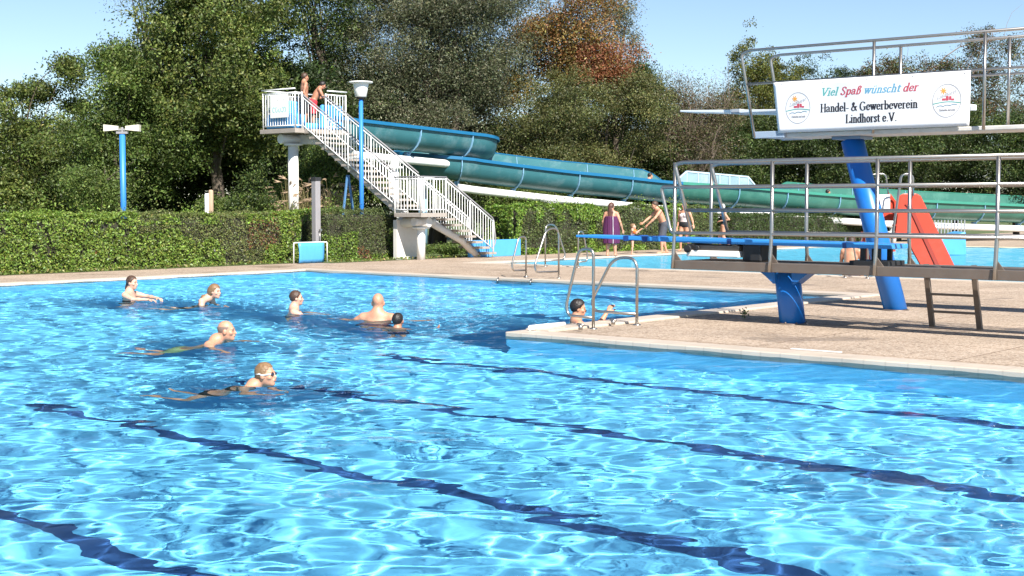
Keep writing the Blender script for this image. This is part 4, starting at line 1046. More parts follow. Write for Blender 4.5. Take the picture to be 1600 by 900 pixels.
# ------------------------------------------------------------------ banner with lettering
def arc(cx, cy, rx, ry, a0, a1, n=14):
    return [(cx + rx * math.cos(math.radians(a0 + (a1 - a0) * i / n)), cy + ry * math.sin(math.radians(a0 + (a1 - a0) * i / n))) for i in range(n + 1)]
def sf(x, y, w=.075): return [(x - w, y), (x + w, y)]                     # a serif
X_ = .46
GL = {
 'H': (.62, [[(.13, 0), (.13, .7)], [(.50, 0), (.50, .7)], [(.13, .36), (.50, .36)], sf(.13, .01), sf(.13, .69), sf(.5, .01), sf(.5, .69)]),
 'a': (.42, [arc(.16, .30, .13, .15, 160, 20), [(.29, .36), (.29, .06), (.38, .02)], arc(.17, .13, .12, .12, 80, 300)]),
 'n': (.46, [[(.10, 0), (.10, .45)], arc(.22, .30, .12, .15, 160, 0), [(.34, .30), (.34, 0)], sf(.10, .01, .07), sf(.34, .01, .07), [(.03, .44), (.10, .44)]]),
 'd': (.46, [arc(.19, .22, .14, .22, 0, 360, 22), [(.35, .02), (.35, .72)], [(.28, .71), (.35, .71)], [(.35, .01), (.42, .02)]]),
 'e': (.41, [[(.06, .25), (.34, .25)] , arc(.20, .23, .145, .22, 5, 325, 20)]),
 'l': (.23, [[(.11, 0), (.11, .72)], sf(.11, .01, .07), [(.04, .71), (.11, .71)]]),
 '-': (.28, [[(.04, .22), (.23, .22)]]),
 '&': (.64, [[(.57, .02), (.18, .50), (.17, .61), (.25, .69), (.34, .63), (.32, .53), (.10, .25), (.06, .15), (.12, .03), (.26, 0), (.40, .08), (.52, .34)], [(.46, .36), (.58, .36)]]),
 'G': (.68, [arc(.34, .35, .27, .35, 42, 318, 24), [(.54, .30), (.54, .06)], [(.44, .30), (.62, .30)]]),
 'w': (.60, [[(.05, .45), (.17, .02)], [(.17, .02), (.29, .42)], [(.29, .42), (.41, .02)], [(.41, .02), (.54, .45)], sf(.05, .45, .06), sf(.54, .45, .06), sf(.29, .45, .06)]),
 'r': (.33, [[(.10, 0), (.10, .45)], arc(.21, .32, .11, .12, 170, 50), sf(.10, .01, .075), [(.03, .44), (.10, .44)]]),
 'b': (.46, [[(.09, 0), (.09, .72)], arc(.24, .22, .14, .22, 0, 360, 22), [(.02, .71), (.09, .71)]]),
 'v': (.42, [[(.05, .45), (.20, .02)], [(.20, .02), (.36, .45)], sf(.05, .45, .06), sf(.36, .45, .06)]),
 'i': (.23, [[(.11, 0), (.11, .45)], [(.105, .62), (.115, .64)], sf(.11, .01, .07), [(.04, .44), (.11, .44)]]),
 'L': (.54, [[(.13, 0), (.13, .7)], [(.06, .01), (.46, .01)], [(.46, .01), (.48, .15)], sf(.13, .69)]),
 'h': (.47, [[(.10, 0), (.10, .72)], arc(.22, .30, .12, .15, 160, 0), [(.34, .30), (.34, 0)], sf(.10, .01, .07), sf(.34, .01, .07), [(.03, .71), (.10, .71)]]),
 'o': (.42, [arc(.20, .225, .145, .225, 0, 360, 22)]),
 's': (.34, [[(.27, .36), (.24, .43), (.16, .45), (.08, .41), (.07, .34), (.13, .27), (.22, .20), (.27, .12), (.23, .03), (.15, 0), (.08, .02), (.05, .10)]]),
 't': (.28, [[(.12, .58), (.12, .10), (.16, .02), (.25, .04)], [(.04, .44), (.24, .44)]]),
 '.': (.20, [[(.09, .03), (.10, .05)]]),
 'V': (.60, [[(.07, .69), (.29, .02)], [(.29, .02), (.51, .69)], sf(.07, .69), sf(.51, .69)]),
 'S': (.50, [[(.40, .56), (.36, .66), (.25, .70), (.13, .66), (.09, .54), (.15, .43), (.31, .31), (.39, .19), (.35, .05), (.23, 0), (.11, .04), (.06, .15)]]),
 'p': (.46, [[(.09, -.20), (.09, .45)], arc(.24, .22, .14, .22, 0, 360, 22), sf(.09, -.19, .07), [(.02, .44), (.09, .44)]]),
 'ß': (.47, [[(.10, -.02), (.10, .55)], arc(.21, .56, .11, .15, 180, 0), [(.32, .56), (.21, .40)], arc(.22, .20, .14, .20, 90, -130)]),
 'u': (.47, [[(.10, .45), (.10, .14)], arc(.22, .14, .12, .14, 180, 330), [(.35, .45), (.35, 0)], [(.03, .44), (.10, .44)], [(.28, .44), (.35, .44)]]),
 'ü': (.47, [[(.10, .45), (.10, .14)], arc(.22, .14, .12, .14, 180, 330), [(.35, .45), (.35, 0)], [(.14, .61), (.15, .63)], [(.29, .61), (.30, .63)]]),
 'c': (.38, [arc(.20, .225, .145, .225, 45, 318, 18)]),
 'm': (.68, [[(.10, 0), (.10, .45)], arc(.21, .30, .11, .15, 160, 0), [(.32, .30), (.32, 0)], arc(.43, .30, .11, .15, 160, 0), [(.54, .30), (.54, 0)]]),
 'k': (.44, [[(.10, 0), (.10, .72)], [(.34, .44), (.11, .2)], [(.19, .27), (.36, 0)]]),
 'f': (.28, [[(.12, 0), (.12, .58)], arc(.21, .58, .09, .13, 180, 40), [(.04, .44), (.24, .44)]]),
 'E': (.54, [[(.12, 0), (.12, .7)], [(.06, .01), (.44, .01)], [(.12, .36), (.36, .36)], [(.06, .69), (.42, .69)]]),
 ' ': (.22, []),
}
def hull(P):
    P = sorted(set((round(a, 6), round(b, 6)) for a, b in P)); lo = []; hi = []
    cr = lambda o, a, b: (a[0] - o[0]) * (b[1] - o[1]) - (a[1] - o[1]) * (b[0] - o[0])
    for p in P:
        while len(lo) > 1 and cr(lo[-2], lo[-1], p) <= 0: lo.pop()
        lo.append(p)
    for p in P[::-1]:
        while len(hi) > 1 and cr(hi[-2], hi[-1], p) <= 0: hi.pop()
        hi.append(p)
    return lo[:-1] + hi[:-1]
def strokes(mb, lines, f, nx, ny, cnt=[0]):
    """broad-nib pen: every segment is the hull of two small ellipses; f maps flat (x, y, lift) to space"""
    nib = [(nx * math.cos(2 * math.pi * k / 10), ny * math.sin(2 * math.pi * k / 10)) for k in range(10)]
    for ln_ in lines:
        for (a, b) in zip(ln_[:-1], ln_[1:]):
            h_ = hull([(a[0] + i, a[1] + j) for i, j in nib] + [(b[0] + i, b[1] + j) for i, j in nib]); cnt[0] += 1
            lift = .0006 + .00008 * (cnt[0] % 9)
            mb.add([f(x, y, lift) for x, y in h_], [list(range(len(h_)))])
def text_width(s, sp=0.0): return sum(GL[c][0] + sp for c in s)
BU0, BU1, BZ0, BZ1, BVv = -.33, -3.50, 2.885, 3.695, hn - .035
bn = thing('banner', 'long white sponsor banner with two round logos hung on the high platform rail', 'banner', W((BU0 + BU1) / 2, BVv, BZ0))
def sag(x, y): return .011 * math.sin(2.7 * x + .8) * math.sin(math.pi * y / .81) + .006 * math.sin(6.1 * x + 4 * y) * (.3 + y) + .010 * (1 - y / .81) * math.sin(1.3 * x)
q = MB(); vs = []; nx_, ny_ = 64, 12
for k_ in (0, 1):
    for i in range(nx_ + 1):
        for j in range(ny_ + 1):
            y = (BZ1 - BZ0) * j / ny_; ul = BU0 + .10 * j / ny_; u_ = ul + (BU1 - ul) * i / nx_; vs.append(W(u_, BVv + .008 * k_ - sag((BU0 + BU1) / 2 - u_, y), BZ0 + y))
N2 = (nx_ + 1) * (ny_ + 1); fs = []
for i in range(nx_):
    for j in range(ny_):
        a = i * (ny_ + 1) + j; f_ = (a, a + ny_ + 1, a + ny_ + 2, a + 1); fs.append(f_); fs.append(tuple(k + N2 for k in f_[::-1]))
rim_ = [i * (ny_ + 1) for i in range(nx_ + 1)] + [nx_ * (ny_ + 1) + j for j in range(1, ny_ + 1)] + [i * (ny_ + 1) + ny_ for i in range(nx_ - 1, -1, -1)] + [j for j in range(ny_ - 1, 0, -1)]
for a, b_2 in zip(rim_, rim_[1:] + rim_[:1]): fs.append((a, b_2, b_2 + N2, a + N2))
q.add(vs, fs, True)
M_BANN = mat('banner_sheet', (.82, .82, .83), .5, 0, .02, 3); M_BANN.node_tree.nodes['Principled BSDF'].inputs['Roughness'].default_value = .6
q.build('sheet', M_BANN, bn, recalc=True)
BMID = (BU0 + BU1) / 2
def bf(x, y, lift): return W(BMID - x, BVv - sag(x, y) - lift - .0012, BZ0 + y)               # banner plane: x to the right, y up
def write(s, xc, y, cap, nx, ny, slant=0.0, stretch=1.0, sp=.0, name='lettering', material=None, parent=bn, rise=0.0, fmap=None):
    k = cap / .7; mb = MB(); w_ = text_width(s, sp) * k * stretch; x = xc - w_ / 2
    for c in s:
        wd, ls = GL[c]
        L2 = [[(x + (px_ + slant * py_) * k * stretch, y + py_ * k + rise * (x - xc + px_ * k)) for px_, py_ in l] for l in ls]
        strokes(mb, L2, fmap or bf, nx, ny); x += (wd + sp) * k * stretch
    return mb.build(name, material, parent)
M_INK = mat('black_ink', (.02, .02, .03), .6, 0, .05, 5); M_TEAL = mat('teal_ink', (.12, .42, .40), .6, 0, .05, 5); M_PINK = mat('red_ink', (.55, .08, .12), .6, 0, .05, 5)
M_SKYI = mat('light_blue_ink', (.14, .36, .52), .6, 0, .05, 5); M_LGREY = mat('grey_ink', (.32, .31, .33), .6, 0, .05, 5); M_ORANGE = mat('orange_ink', (.80, .36, .06), .6, 0, .05, 5)
M_GREEN = mat('sea_green_ink', (.05, .36, .30), .6, 0, .05, 5); M_WAVE = mat('steel_blue_ink', (.10, .22, .32), .6, 0, .05, 5)
ws_ = ['Viel', 'Spaß', 'wünscht', 'der']; cols_ = [M_TEAL, M_PINK, M_SKYI, M_PINK]
cap = .120; tot = text_width('Viel Spaß wünscht der', .02) * cap / .7; st_ = 1.62 / tot; x = -.84
for wd_, cm in zip(ws_, cols_):
    wl = text_width(wd_, .02) * cap / .7 * st_
    write(wd_, x + wl / 2, .555, cap, .0115 * st_, .0055, .30, st_, .02, 'lettering', cm); x += wl + .22 * cap / .7 * st_ * 1.1
t1, t2 = 'Handel- & Gewerbeverein', 'Lindhorst e.V.'
cap = .130; s1 = 1.63 / (text_width(t1, .02) * cap / .7)
write(t1, -.025, .300, cap, .0125, .0048, 0, s1, .02, 'lettering', M_INK)
write(t2, .03, .115, cap, .0125, .0048, 0, .86 / (text_width(t2, .02) * cap / .7), .02, 'lettering', M_INK)
def logo(xc, yc, R):
    m_ = MB(); strokes(m_, [arc(xc, yc, R, R * 1.13, 0, 360, 48)], bf, .0045, .0045); o = m_.build('logo', M_LGREY, bn)
    m_ = MB(); sx, sy = xc - R * .25, yc + R * .68
    for k in range(7):
        a = k * 2 * math.pi / 7 + .3; strokes(m_, [[(sx, sy), (sx + R * .20 * math.cos(a), sy + R * .20 * math.sin(a))]], bf, .008, .008)
    m_.build('sun_mark', M_ORANGE, o)
    m_ = MB()
    for (x0, y0, x1, y1) in ((-.30, .06, -.12, .12), (-.02, .05, .08, .27), (.20, .08, .28, .26), (.36, .05, .48, .09)): strokes(m_, [[(xc + x0 * R, yc + y0 * R), (xc + x1 * R, yc + y0 * R)], [(xc + x0 * R, yc + y1 * R), (xc + x1 * R, yc + y1 * R)], [(xc + x0 * R, yc + y0 * R), (xc + x0 * R, yc + y1 * R)], [(xc + x1 * R, yc + y0 * R), (xc + x1 * R, yc + y1 * R)]], bf, .010, .010)
    m_.build('house_mark', M_PINK, o)
    m_ = MB(); strokes(m_, [[(xc - R * .97 + R * 1.94 * i / 12, yc - R * .20 + R * .12 * math.sin(i / 12 * 3.0)) for i in range(13)]], bf, .006, .006); m_.build('shore_mark', M_GREEN, o)
    m_ = MB(); strokes(m_, [[(xc - R * .72 + R * 1.45 * i / 40, yc - R * .42 + R * .07 * abs(math.sin(i / 40 * 9.4)) + R * .10 * i / 40) for i in range(41)]], bf, .004, .005); m_.build('wave_mark', M_WAVE, o)
    write("Lindhorst", xc - R * .05, yc + R * .30, .055, .0032, .0024, .3, R * 1.35 / (text_width('Lindhorst', .03) * .055 / .7), .03, 'lettering', M_LGREY, o, rise=.30)
    write("Einkaufen und mehr", xc + R * .05, yc - R * .70, .030, .0030, .0024, .2, R * 1.15 / (text_width('Einkaufen und mehr', .03) * .030 / .7), .03, 'lettering', M_LGREY, o)
logo(-1.235, .385, .215); logo(1.235, .385, .215)
q = MB()
for xx in (-1.52, -.8, -.05, .7, 1.5): q.add([bf(xx + .009 * math.cos(a * .785), BZ1 - BZ0 - .035 + .009 * math.sin(a * .785), .0015) for a in range(8)], [list(range(8))])
q.build('eyelets', M_GREY, bn)
# faint writing on the notice board of the tower
def nf(x, y, lift): return W(22.68 - x, V1 - .0295 - lift, TZ + .72 + y)
m_ = MB()
for k, xx in enumerate((-.26, -.12, .02, .16, .27)): strokes(m_, [arc(xx, -.12, .05, .075, 40 + 60 * k, 300 + 50 * k, 8)], nf, .014, .012)
m_.build('lettering', mat('pale_turquoise_ink', (.30, .62, .62), .6, 0, .05, 5), nb)
m_ = MB()
for xx in (-.08, .24): strokes(m_, [[(xx, .17), (xx, .2)]], nf, .008, .008)
m_.build('marks', M_GREY, nb)

# ------------------------------------------------------------------ children's slide by the far pool
ks = thing('children_slide', 'red plastic children slide with a white side panel beyond the leaning column', 'slide', on(1425, 430, .0) * np.array([1, 1, 0]) + np.array([.1, 1.4, -.8]))
kY = 34.2
def K(px, py, dy=0.0): return at(px, py, kY + dy)
sidep = [K(1398, 372), K(1406, 306), K(1412, 302.5), K(1431, 302.5), K(1437, 306), K(1494, 424), K(1444, 424), K(1426, 392), K(1418, 372)]
q = MB(); q.prism(sidep[::-1], np.array([.05, .06, 0])); q.build('side_wall', M_RED, ks, bevel=.012, recalc=True)
q = MB(); q.prism([p + np.array([.14, .62, 0]) for p in sidep[::-1]], np.array([.05, .06, 0])); q.build('side_wall', M_RED, ks, bevel=.012, recalc=True)
ch = [K(1412, 322), K(1426, 322), K(1456, 380), K(1480, 428)]
q = MB()
for a, b_2 in zip(ch[:-1], ch[1:]):
    w_ = np.array([.13, .60, 0]); o1 = np.array([.03, .036, 0]); q.prism([a + o1, b_2 + o1, b_2 + o1 - AX_Z * .04, a + o1 - AX_Z * .04], w_)
q.build('chute', M_RED, ks, recalc=True)
q = MB(); lip = [K(1414, 319, -.03), K(1424, 319, -.03), K(1470, 418, -.03), K(1464, 420, -.03), K(1421, 326, -.03)]
q.prism(lip[::-1], np.array([.0, .02, 0])); q.build('lip', mat('dark_red_plastic', (.28, .03, .016), .5, 0, .1, 3), ks, recalc=True)
for d_ in (0, 1):
    off = np.array([.14, .6, 0]) * d_ - np.array([.03, .05, 0]); q = MB()
    q.tube(round_path([K(1394, 420) + off, K(1396, 370) + off, K(1410, 274) + off, K(1418, 271) + off, K(1428, 275) + off, K(1428, 306) + off], .14), .021, 9); q.build('handrail', M_STEEL, ks)
for k in range(5):
    py = 412 - k * 20; q = MB(); a = K(1396 + max(0, (370 - py)) * .14, py); q.bar(a, a + np.array([.14, .6, 0]), .1, .03); q.build('rung', M_RED, ks)
pp = thing('play_panel', 'red and white plastic play panel with a steel hoop half behind the leaning column', 'play panel', at(1375, 420, 35.3) * np.array([1, 1, 0]) + np.array([0, 0, -.8]))
def K2(px, py, dy=0): return at(px, py, 35.3 + dy)
q = MB(); q.prism([K2(1352, 304), K2(1391, 304), K2(1391, 328), K2(1352, 326)][::-1], np.array([0, .05, 0])); q.build('white_panel', M_WHITE, pp, bevel=.01, recalc=True)
q = MB(); q.prism([K2(1388, 303, .06), K2(1392, 303, .06), K2(1403, 318, .06), K2(1400, 345, .06), K2(1370, 345, .06), K2(1386, 328, .06)][::-1], np.array([0, .3, 0])); q.prism([K2(1346, 362, .06), K2(1385, 362, .06), K2(1385, 432, .06), K2(1346, 432, .06)][::-1], np.array([0, .08, 0])); q.build('body', M_RED, pp, bevel=.012, recalc=True)
q = MB(); q.tube(round_path([K2(1352, 430, .1), K2(1358, 273, .1), K2(1384, 271, .1), K2(1388, 303, .1)], .12), .02, 9); q.build('hoop', M_STEEL, pp)
q = MB(); q.tube(round_path([K2(1350, 405), K2(1354, 362), K2(1352, 355), K2(1340, 395), K2(1346, 410)], .1), .017, 8); q.build('handrail', M_STEEL, pp)

# picket fence and small loose things
pf = thing('picket_fence', 'white picket fence behind the red slide', 'fence', at(1470, 350, 52) * np.array([1, 1, 0]))
q = MB()
for k in range(14):
    p = at(1440 + k * 5.2, 334, 52); q.box(np.array([p[0], p[1], .62]), (.04, .02, 1.05), XYZ)
q.build('pickets', M_GREY, pf)
q = MB()
for z in (.3, .95): q.bar(np.array([at(1437, 334, 52)[0], 52.03, z]), np.array([at(1510, 334, 52)[0], 52.03, z]), .03, .08)
q.build('rails', M_WHITE2, pf)
bs = MB(); c = at(1500, 372, 47); bs.add([c + np.array(p) for p in ((-.95, 0, -1.0), (.25, 0, -1.0), (.25, 1.2, -1.0), (-.95, 1.2, -1.0), (-.85, 0, -.08), (.2, 0, .22), (.2, 1.2, .22), (-.85, 1.2, -.08))],
       [(3, 2, 1, 0), (4, 5, 6, 7), (0, 1, 5, 4), (1, 2, 6, 5), (2, 3, 7, 6), (3, 0, 4, 7)])
tag(bs.build('splash_trough', M_CYAN, bevel=.05), 'light blue sloping splash trough beside the red slide at the right edge', 'trough')
q = MB(); q.tube([W(.26 - .42, .30, DECK + .052), W(.26 - .42, 1.02, DECK + .052)], .035, 12); tag(q.build('plastic_pipe', M_WHITE2), 'short white plastic pipe lying on the coping at the peninsula corner', 'pipe')
for (px, py, lab) in ((907, 514, 'small steel drain fitting on the coping left of the ladder'), (958, 506, 'small steel drain fitting between the two ladder handrails')):
    p = on(px, py, DECK + .032); q = MB(); q.tube([p - AX_Z * .01, p + AX_Z * .05], .03, 10); q.tube([p + AX_Z * .05 - AX_U * .05, p + AX_Z * .06 + AX_U * .05], .018, 8); tag(q.build('drain_fitting', M_STEEL), lab, 'fitting')
pw = on(1275, 548, DECK + .016); q = MB(); q.box(pw + AX_Z * .004, (.62, .05, .008)); tag(q.build('edge_sign', M_WHITE2), 'flat white marker strip set into the front coping', 'marker')
wl_ = thing('weed', 'tiny green weed growing in a deck joint beside the low platform shadow', 'weed', on(1164, 498))
rg = np.random.default_rng(77); wc = np.array(wl_.location) + rg.normal(0, .03, (60, 3)) + np.array([0, 0, .07]); wc[:, 2] = np.abs(wc[:, 2] - DECK) + DECK + .01
leaf_mesh('leaves', wc, .022 * np.ones(60), mixcol(rg, 60, [(.10, .17, .03)], [1]), rg, wl_, M_HEDGE)
q = MB(); [q.tube([np.array(wl_.location), np.array(wl_.location) + np.array([rg.normal(0, .03), rg.normal(0, .03), .12])], .002, 4) for _ in range(5)]; q.build('stems', M_TWIG, wl_)
# dry leaves and grass tufts along the verge
rg = np.random.default_rng(78); n_ = 2600; vv = rg.uniform(-5, 33, n_); uu = np.where(vv < 13, 18.42, 17.55) + rg.exponential(.12, n_) * np.where(rg.random(n_) < .8, .6, -.8)
X = np.stack([P0[0] + uu * UX[0] + vv * VX[0], P0[1] + uu * UX[1] + vv * VX[1], np.full(n_, DECK + .03) + rg.random(n_) * .05], 1)
ve = thing('grass_tufts', None, None, (0, 0, DECK)); tag(ve, kind='stuff')
leaf_mesh('blades', X, .045 * np.ones(n_), mixcol(rg, n_, [(.14, .19, .04), (.22, .20, .07), (.09, .14, .03)], [3, 2, 2]), rg, ve, M_HEDGE, up=0, kind='stuff')
# ------------------------------------------------------------------ people: one continuous skin each, grown from a distance field
def surface_nets(f, lo, hi, h):
    lo = np.asarray(lo, float); n = np.ceil((np.asarray(hi) - lo) / h).astype(int) + 1
    gx, gy, gz = [lo[i] + h * np.arange(n[i]) for i in range(3)]
    P = np.stack(np.meshgrid(gx, gy, gz, indexing='ij'), -1).reshape(-1, 3)
    if n.prod() > 30000:                                   # look closely only near the surface
        c = np.maximum(1, n // 4 + 1); cg = [lo[i] + h * (4 * np.arange(c[i]) + 1.5) for i in range(3)]
        CV = f(np.stack(np.meshgrid(*cg, indexing='ij'), -1).reshape(-1, 3)).reshape(c)
        V = np.kron(CV, np.ones((4, 4, 4)))[:n[0], :n[1], :n[2]].reshape(-1).copy()
        near = np.abs(V) < h * 10; V[near] = f(P[near]); V = V.reshape(n)
    else: V = f(P).reshape(n)
    ins = V < 0
    E = []
    cnt = np.zeros(n - 1); acc = np.zeros(tuple(n - 1) + (3,))
    offs = [(0, 0, 0), (1, 0, 0), (0, 1, 0), (1, 1, 0), (0, 0, 1), (1, 0, 1), (0, 1, 1), (1, 1, 1)]
    sl = lambda o: tuple(slice(o[i], n[i] - 1 + o[i]) for i in range(3))
    for a in range(8):
        for ax in range(3):
            if offs[a][ax]: continue
            bo = list(offs[a]); bo[ax] = 1
            va, vb = V[sl(offs[a])], V[sl(bo)]
            cr = (va < 0) != (vb < 0); t = np.where(cr, va / np.where(cr, va - vb, 1), 0)
            cnt += cr
            for k in range(3): acc[..., k] += np.where(cr, offs[a][k] + (t if k == ax else 0), 0)
    act = cnt > 0; idx = np.full(n - 1, -1); idx[act] = np.arange(act.sum())
    cells = np.argwhere(act); co = lo + h * (cells + acc[act] / cnt[act][:, None])
    F = []
    for ax in range(3):
        b, c = [(1, 2), (2, 0), (0, 1)][ax]
        s0 = [slice(1, n[i] - 1) for i in range(3)]; s0[ax] = slice(0, n[ax] - 1); s1 = list(s0); s1[ax] = slice(1, n[ax])
        i0, i1 = ins[tuple(s0)], ins[tuple(s1)]
        q = np.argwhere(i0 != i1)
        if len(q) == 0: continue
        flip = i1[tuple(q.T)]
        base = q.copy(); base[:, b] += 1; base[:, c] += 1
        def g(db, dc):
            m = base.copy(); m[:, b] += db; m[:, c] += dc; return idx[tuple(m.T)]
        fc = np.stack([g(-1, -1), g(0, -1), g(0, 0), g(-1, 0)], 1); fc[flip] = fc[flip][:, ::-1]; F.append(fc)
    if not F: return co[:0], np.zeros((0, 4), int)
    return co, np.concatenate(F)
def sd_cone(p, a, b, r1, r2):
    a = np.asarray(a, float); b = np.asarray(b, float); ab = b - a; t = np.clip((p - a) @ ab / max(ab @ ab, 1e-9), 0, 1)
    return np.linalg.norm(p - a - t[:, None] * ab, axis=1) - (r1 + (r2 - r1) * t)
def sd_ell(p, c, r, R):
    q = (p - c) @ np.asarray(R).T; r = np.asarray(r); k0 = np.linalg.norm(q / r, axis=1); k1 = np.linalg.norm(q / r ** 2, axis=1)
    return k0 * (k0 - 1) / np.maximum(k1, 1e-6)
def smin(a, b, k):
    h = np.maximum(k - np.abs(a - b), 0) / k; return np.minimum(a, b) - h * h * k * .25
def smax(a, b, k): return -smin(-a, -b, k)
def unit(x): x = np.asarray(x, float); return x / np.linalg.norm(x)
STAND = dict(pelvis=(0, 0, .95), chest=(0, 0, 1.24), neck=(0, -.01, 1.44), head=(0, .025, 1.625), shR=(.185, 0, 1.405), shL=(-.185, 0, 1.405), elR=(.235, -.02, 1.12), elL=(-.235, -.02, 1.12),
             wrR=(.25, .05, .87), wrL=(-.25, .05, .87), hpR=(.095, 0, .90), hpL=(-.095, 0, .90), knR=(.105, .015, .49), knL=(-.105, .015, .49), akR=(.105, -.02, .075), akL=(-.105, -.02, .075),
             toR=(.13, .14, .025), toL=(-.13, .14, .025))
def skin_mat(name, c):
    m = mat(name, c, .5, 0, .07, 9, dirt=tuple(min(1, x * y) for x, y in zip(c, (1.1, .8, .75))), dirt_scale=4, dirt_amt=.4)
    b = m.node_tree.nodes['Principled BSDF']; b.inputs['Subsurface Weight'].default_value = .12; b.inputs['Subsurface Radius'].default_value = (.02, .008, .004); b.inputs['Subsurface Scale'].default_value = .5
    return m
SKIN = dict(pale=skin_mat('fair_skin', (.58, .33, .235)), warm=skin_mat('sunned_skin', (.50, .25, .155)), tan=skin_mat('tanned_skin', (.40, .19, .115)))
HAIR = {k: mat('hair_' + k, c, .5, 0, .3, 30, bump=.4, bscale=90) for k, c in dict(brown=(.060, .030, .017), dark=(.014, .010, .009), fair=(.20, .115, .055), grey=(.55, .53, .50), stubble=(.20, .13, .10), reddish=(.085, .032, .02)).items()}
CLOTH = lambda n, c: mat('cloth_' + n, c, .8, 0, .12, 14)

def person(label, loc, heading, pose=None, height=1.75, face=None, up=(0, 0, 1), skin='warm', hair=('short', 'brown'), female=False, girth=1.0, clothes=(), vox=.013, base='STAND', group=None, hands=True, HS=1.0, legs=True):
    """heading: world direction faced (x, y); pose: joints that differ from standing, in metres for a 1.75 m body, +y forward, +x the person's right"""
    S = height / 1.75; J = {k: np.array(v, float) for k, v in STAND.items()}
    for k, v in (pose or {}).items(): J[k] = np.array(v, float)
    t = thing('person', label, 'person', loc, group); hd = unit(list(heading) + [0])
    RT = np.stack([np.array([hd[1], -hd[0], 0]), hd, AX_Z])                     # rows: local x, y, z in the world
    to_w = lambda p: np.asarray(loc, float) + (np.asarray(p) * S) @ RT
    g = girth; fem = female
    tu = unit(J['neck'] - J['pelvis']); tr = unit(J['shR'] - J['shL']); tr = unit(tr - tu * (tr @ tu)); tf = np.cross(tu, tr)
    T = np.stack([tr, tf, tu])
    pr = J['hpR'] - J['hpL']; pu = unit(J['chest'] - J['pelvis']); prr = unit(pr - pu * (pr @ pu)); Pm = np.stack([prr, np.cross(pu, prr), pu])
    fd = unit(face if face is not None else (0, 1, 0)); hr = unit(np.cross(fd, np.asarray(up, float))); hu = np.cross(hr, fd); Hm = np.stack([hr, fd, hu]); hc = J['head']
    hp = lambda x, y, z: hc + (hr * x + fd * y + hu * z) * HS
    hp0 = lambda x, y, z: hc + hr * x + fd * y + hu * z
    def torso(p):
        ch = (J['chest'] + J['neck']) / 2
        d = sd_ell(p, J['chest'] + tu * .035, (.158 * (0.92 if fem else 1) * g ** .7, .108 * g, .20), T)
        d = smin(d, sd_ell(p, J['pelvis'] * .5 + J['chest'] * .5, ((.122 if fem else .135) * g, .095 * g ** 1.2, .18), T), .08)
        d = smin(d, sd_ell(p, J['pelvis'], ((.172 if fem else .155) * g, .112 * g, .125), Pm), .08)
        for s, k in (('R', 1), ('L', -1)):
            d = smin(d, sd_ell(p, J['hp' + s] - Pm[1] * .045 + Pm[2] * .01, (.085 * g, .085 * g, .095), Pm), .05)
            if fem: d = smin(d, sd_ell(p, J['chest'] + tu * .03 + tr * k * .075 + tf * (.085 * g), (.062 * g, .055 * g, .062), T), .035)
            else: d = smin(d, sd_ell(p, J['chest'] + tu * .075 + tr * k * .075 + tf * .065 * g, (.075, .035, .055), T), .04)
            d = smin(d, sd_cone(p, J['neck'] + tu * .028, J['sh' + s] - tr * k * .02, .058 * g ** .6, .054 * g ** .3), .06)
        return d
    def arm(p, s):
        th = (.88 if fem else 1.0) * g ** .5
        d = sd_cone(p, J['sh' + s], J['el' + s], .052 * th, .038 * th)
        d = smin(d, sd_ell(p, J['sh' + s] * .62 + J['el' + s] * .38, np.array([.05, .05, .09]) * th, align(J['el' + s] - J['sh' + s])), .03)
        return smin(d, smin(sd_cone(p, J['el' + s], J['el' + s] * .6 + J['wr' + s] * .4, .037 * th, .040 * th), sd_cone(p, J['el' + s] * .6 + J['wr' + s] * .4, J['wr' + s], .040 * th, .025 * th), .02), .02)
    def align(d):
        z = unit(d); x = unit(np.cross(z, (0.3, .9, .2))); return np.stack([x, np.cross(z, x), z])
    def leg(p, s):
        th = g ** .8 * (1.03 if fem else 1.0); k, a, tt = J['kn' + s], J['ak' + s], J['to' + s]
        d = sd_cone(p, J['hp' + s], k, .088 * th, .056 * th)
        m1 = k * .68 + a * .32; back = unit(np.cross(unit(a - k), unit(np.cross(tt - a, a - k) + 1e-6)))
        if back @ (tt - a) > 0: back = -back
        d = smin(d, sd_cone(p, k, a, .052 * th, .034 * th), .03); d = smin(d, sd_ell(p, m1 + back * .018, np.array([.047, .047, .11]) * th, align(a - k)), .03)
        heel = a + unit(a - k) * .035 - unit(tt - a) * .03
        d = smin(d, sd_cone(p, heel, a, .034, .036), .02)
        f = sd_cone(p, heel + unit(tt - a) * .05, tt, .034, .024)
        return smin(d, f, .03)
    def head(p):
        p = hc + (p - hc) / HS
        d = sd_ell(p, hp0(0, -.010, .028), (.074, .094, .092), Hm); d = smin(d, sd_ell(p, hp0(0, .020, -.045), (.058, .070, .076), Hm), .035)
        d = smin(d, sd_cone(p, hp0(0, .068, -.098), hp0(0, .064, -.092), .022, .022), .03)
        d = smin(d, sd_cone(p, hp0(-.034, .080, .020), hp0(.034, .080, .020), .012, .012), .02)
        for k in (-1, 1):
            d = smax(d, -sd_ell(p, hp0(.031 * k, .103, .001), (.019, .020, .013), Hm), .012)
            d = smin(d, sd_ell(p, hp0(.048 * k, .062, -.028), (.022, .022, .02), Hm), .02)
            d = smin(d, sd_ell(p, hp0(.077 * k, -.006, -.012), (.011, .022, .032), Hm), .008)
        d = smin(d, sd_cone(p, hp0(0, .088, .008), hp0(0, .107, -.034), .010, .014), .014)
        d = smin(d, sd_cone(p, hp0(-.014, .092, -.062), hp0(.014, .092, -.062), .010, .010), .012)
        d = smax(d, -sd_cone(p, hp0(-.022, .104, -.067), hp0(.022, .104, -.067), .004, .004), .004)
        return d * HS
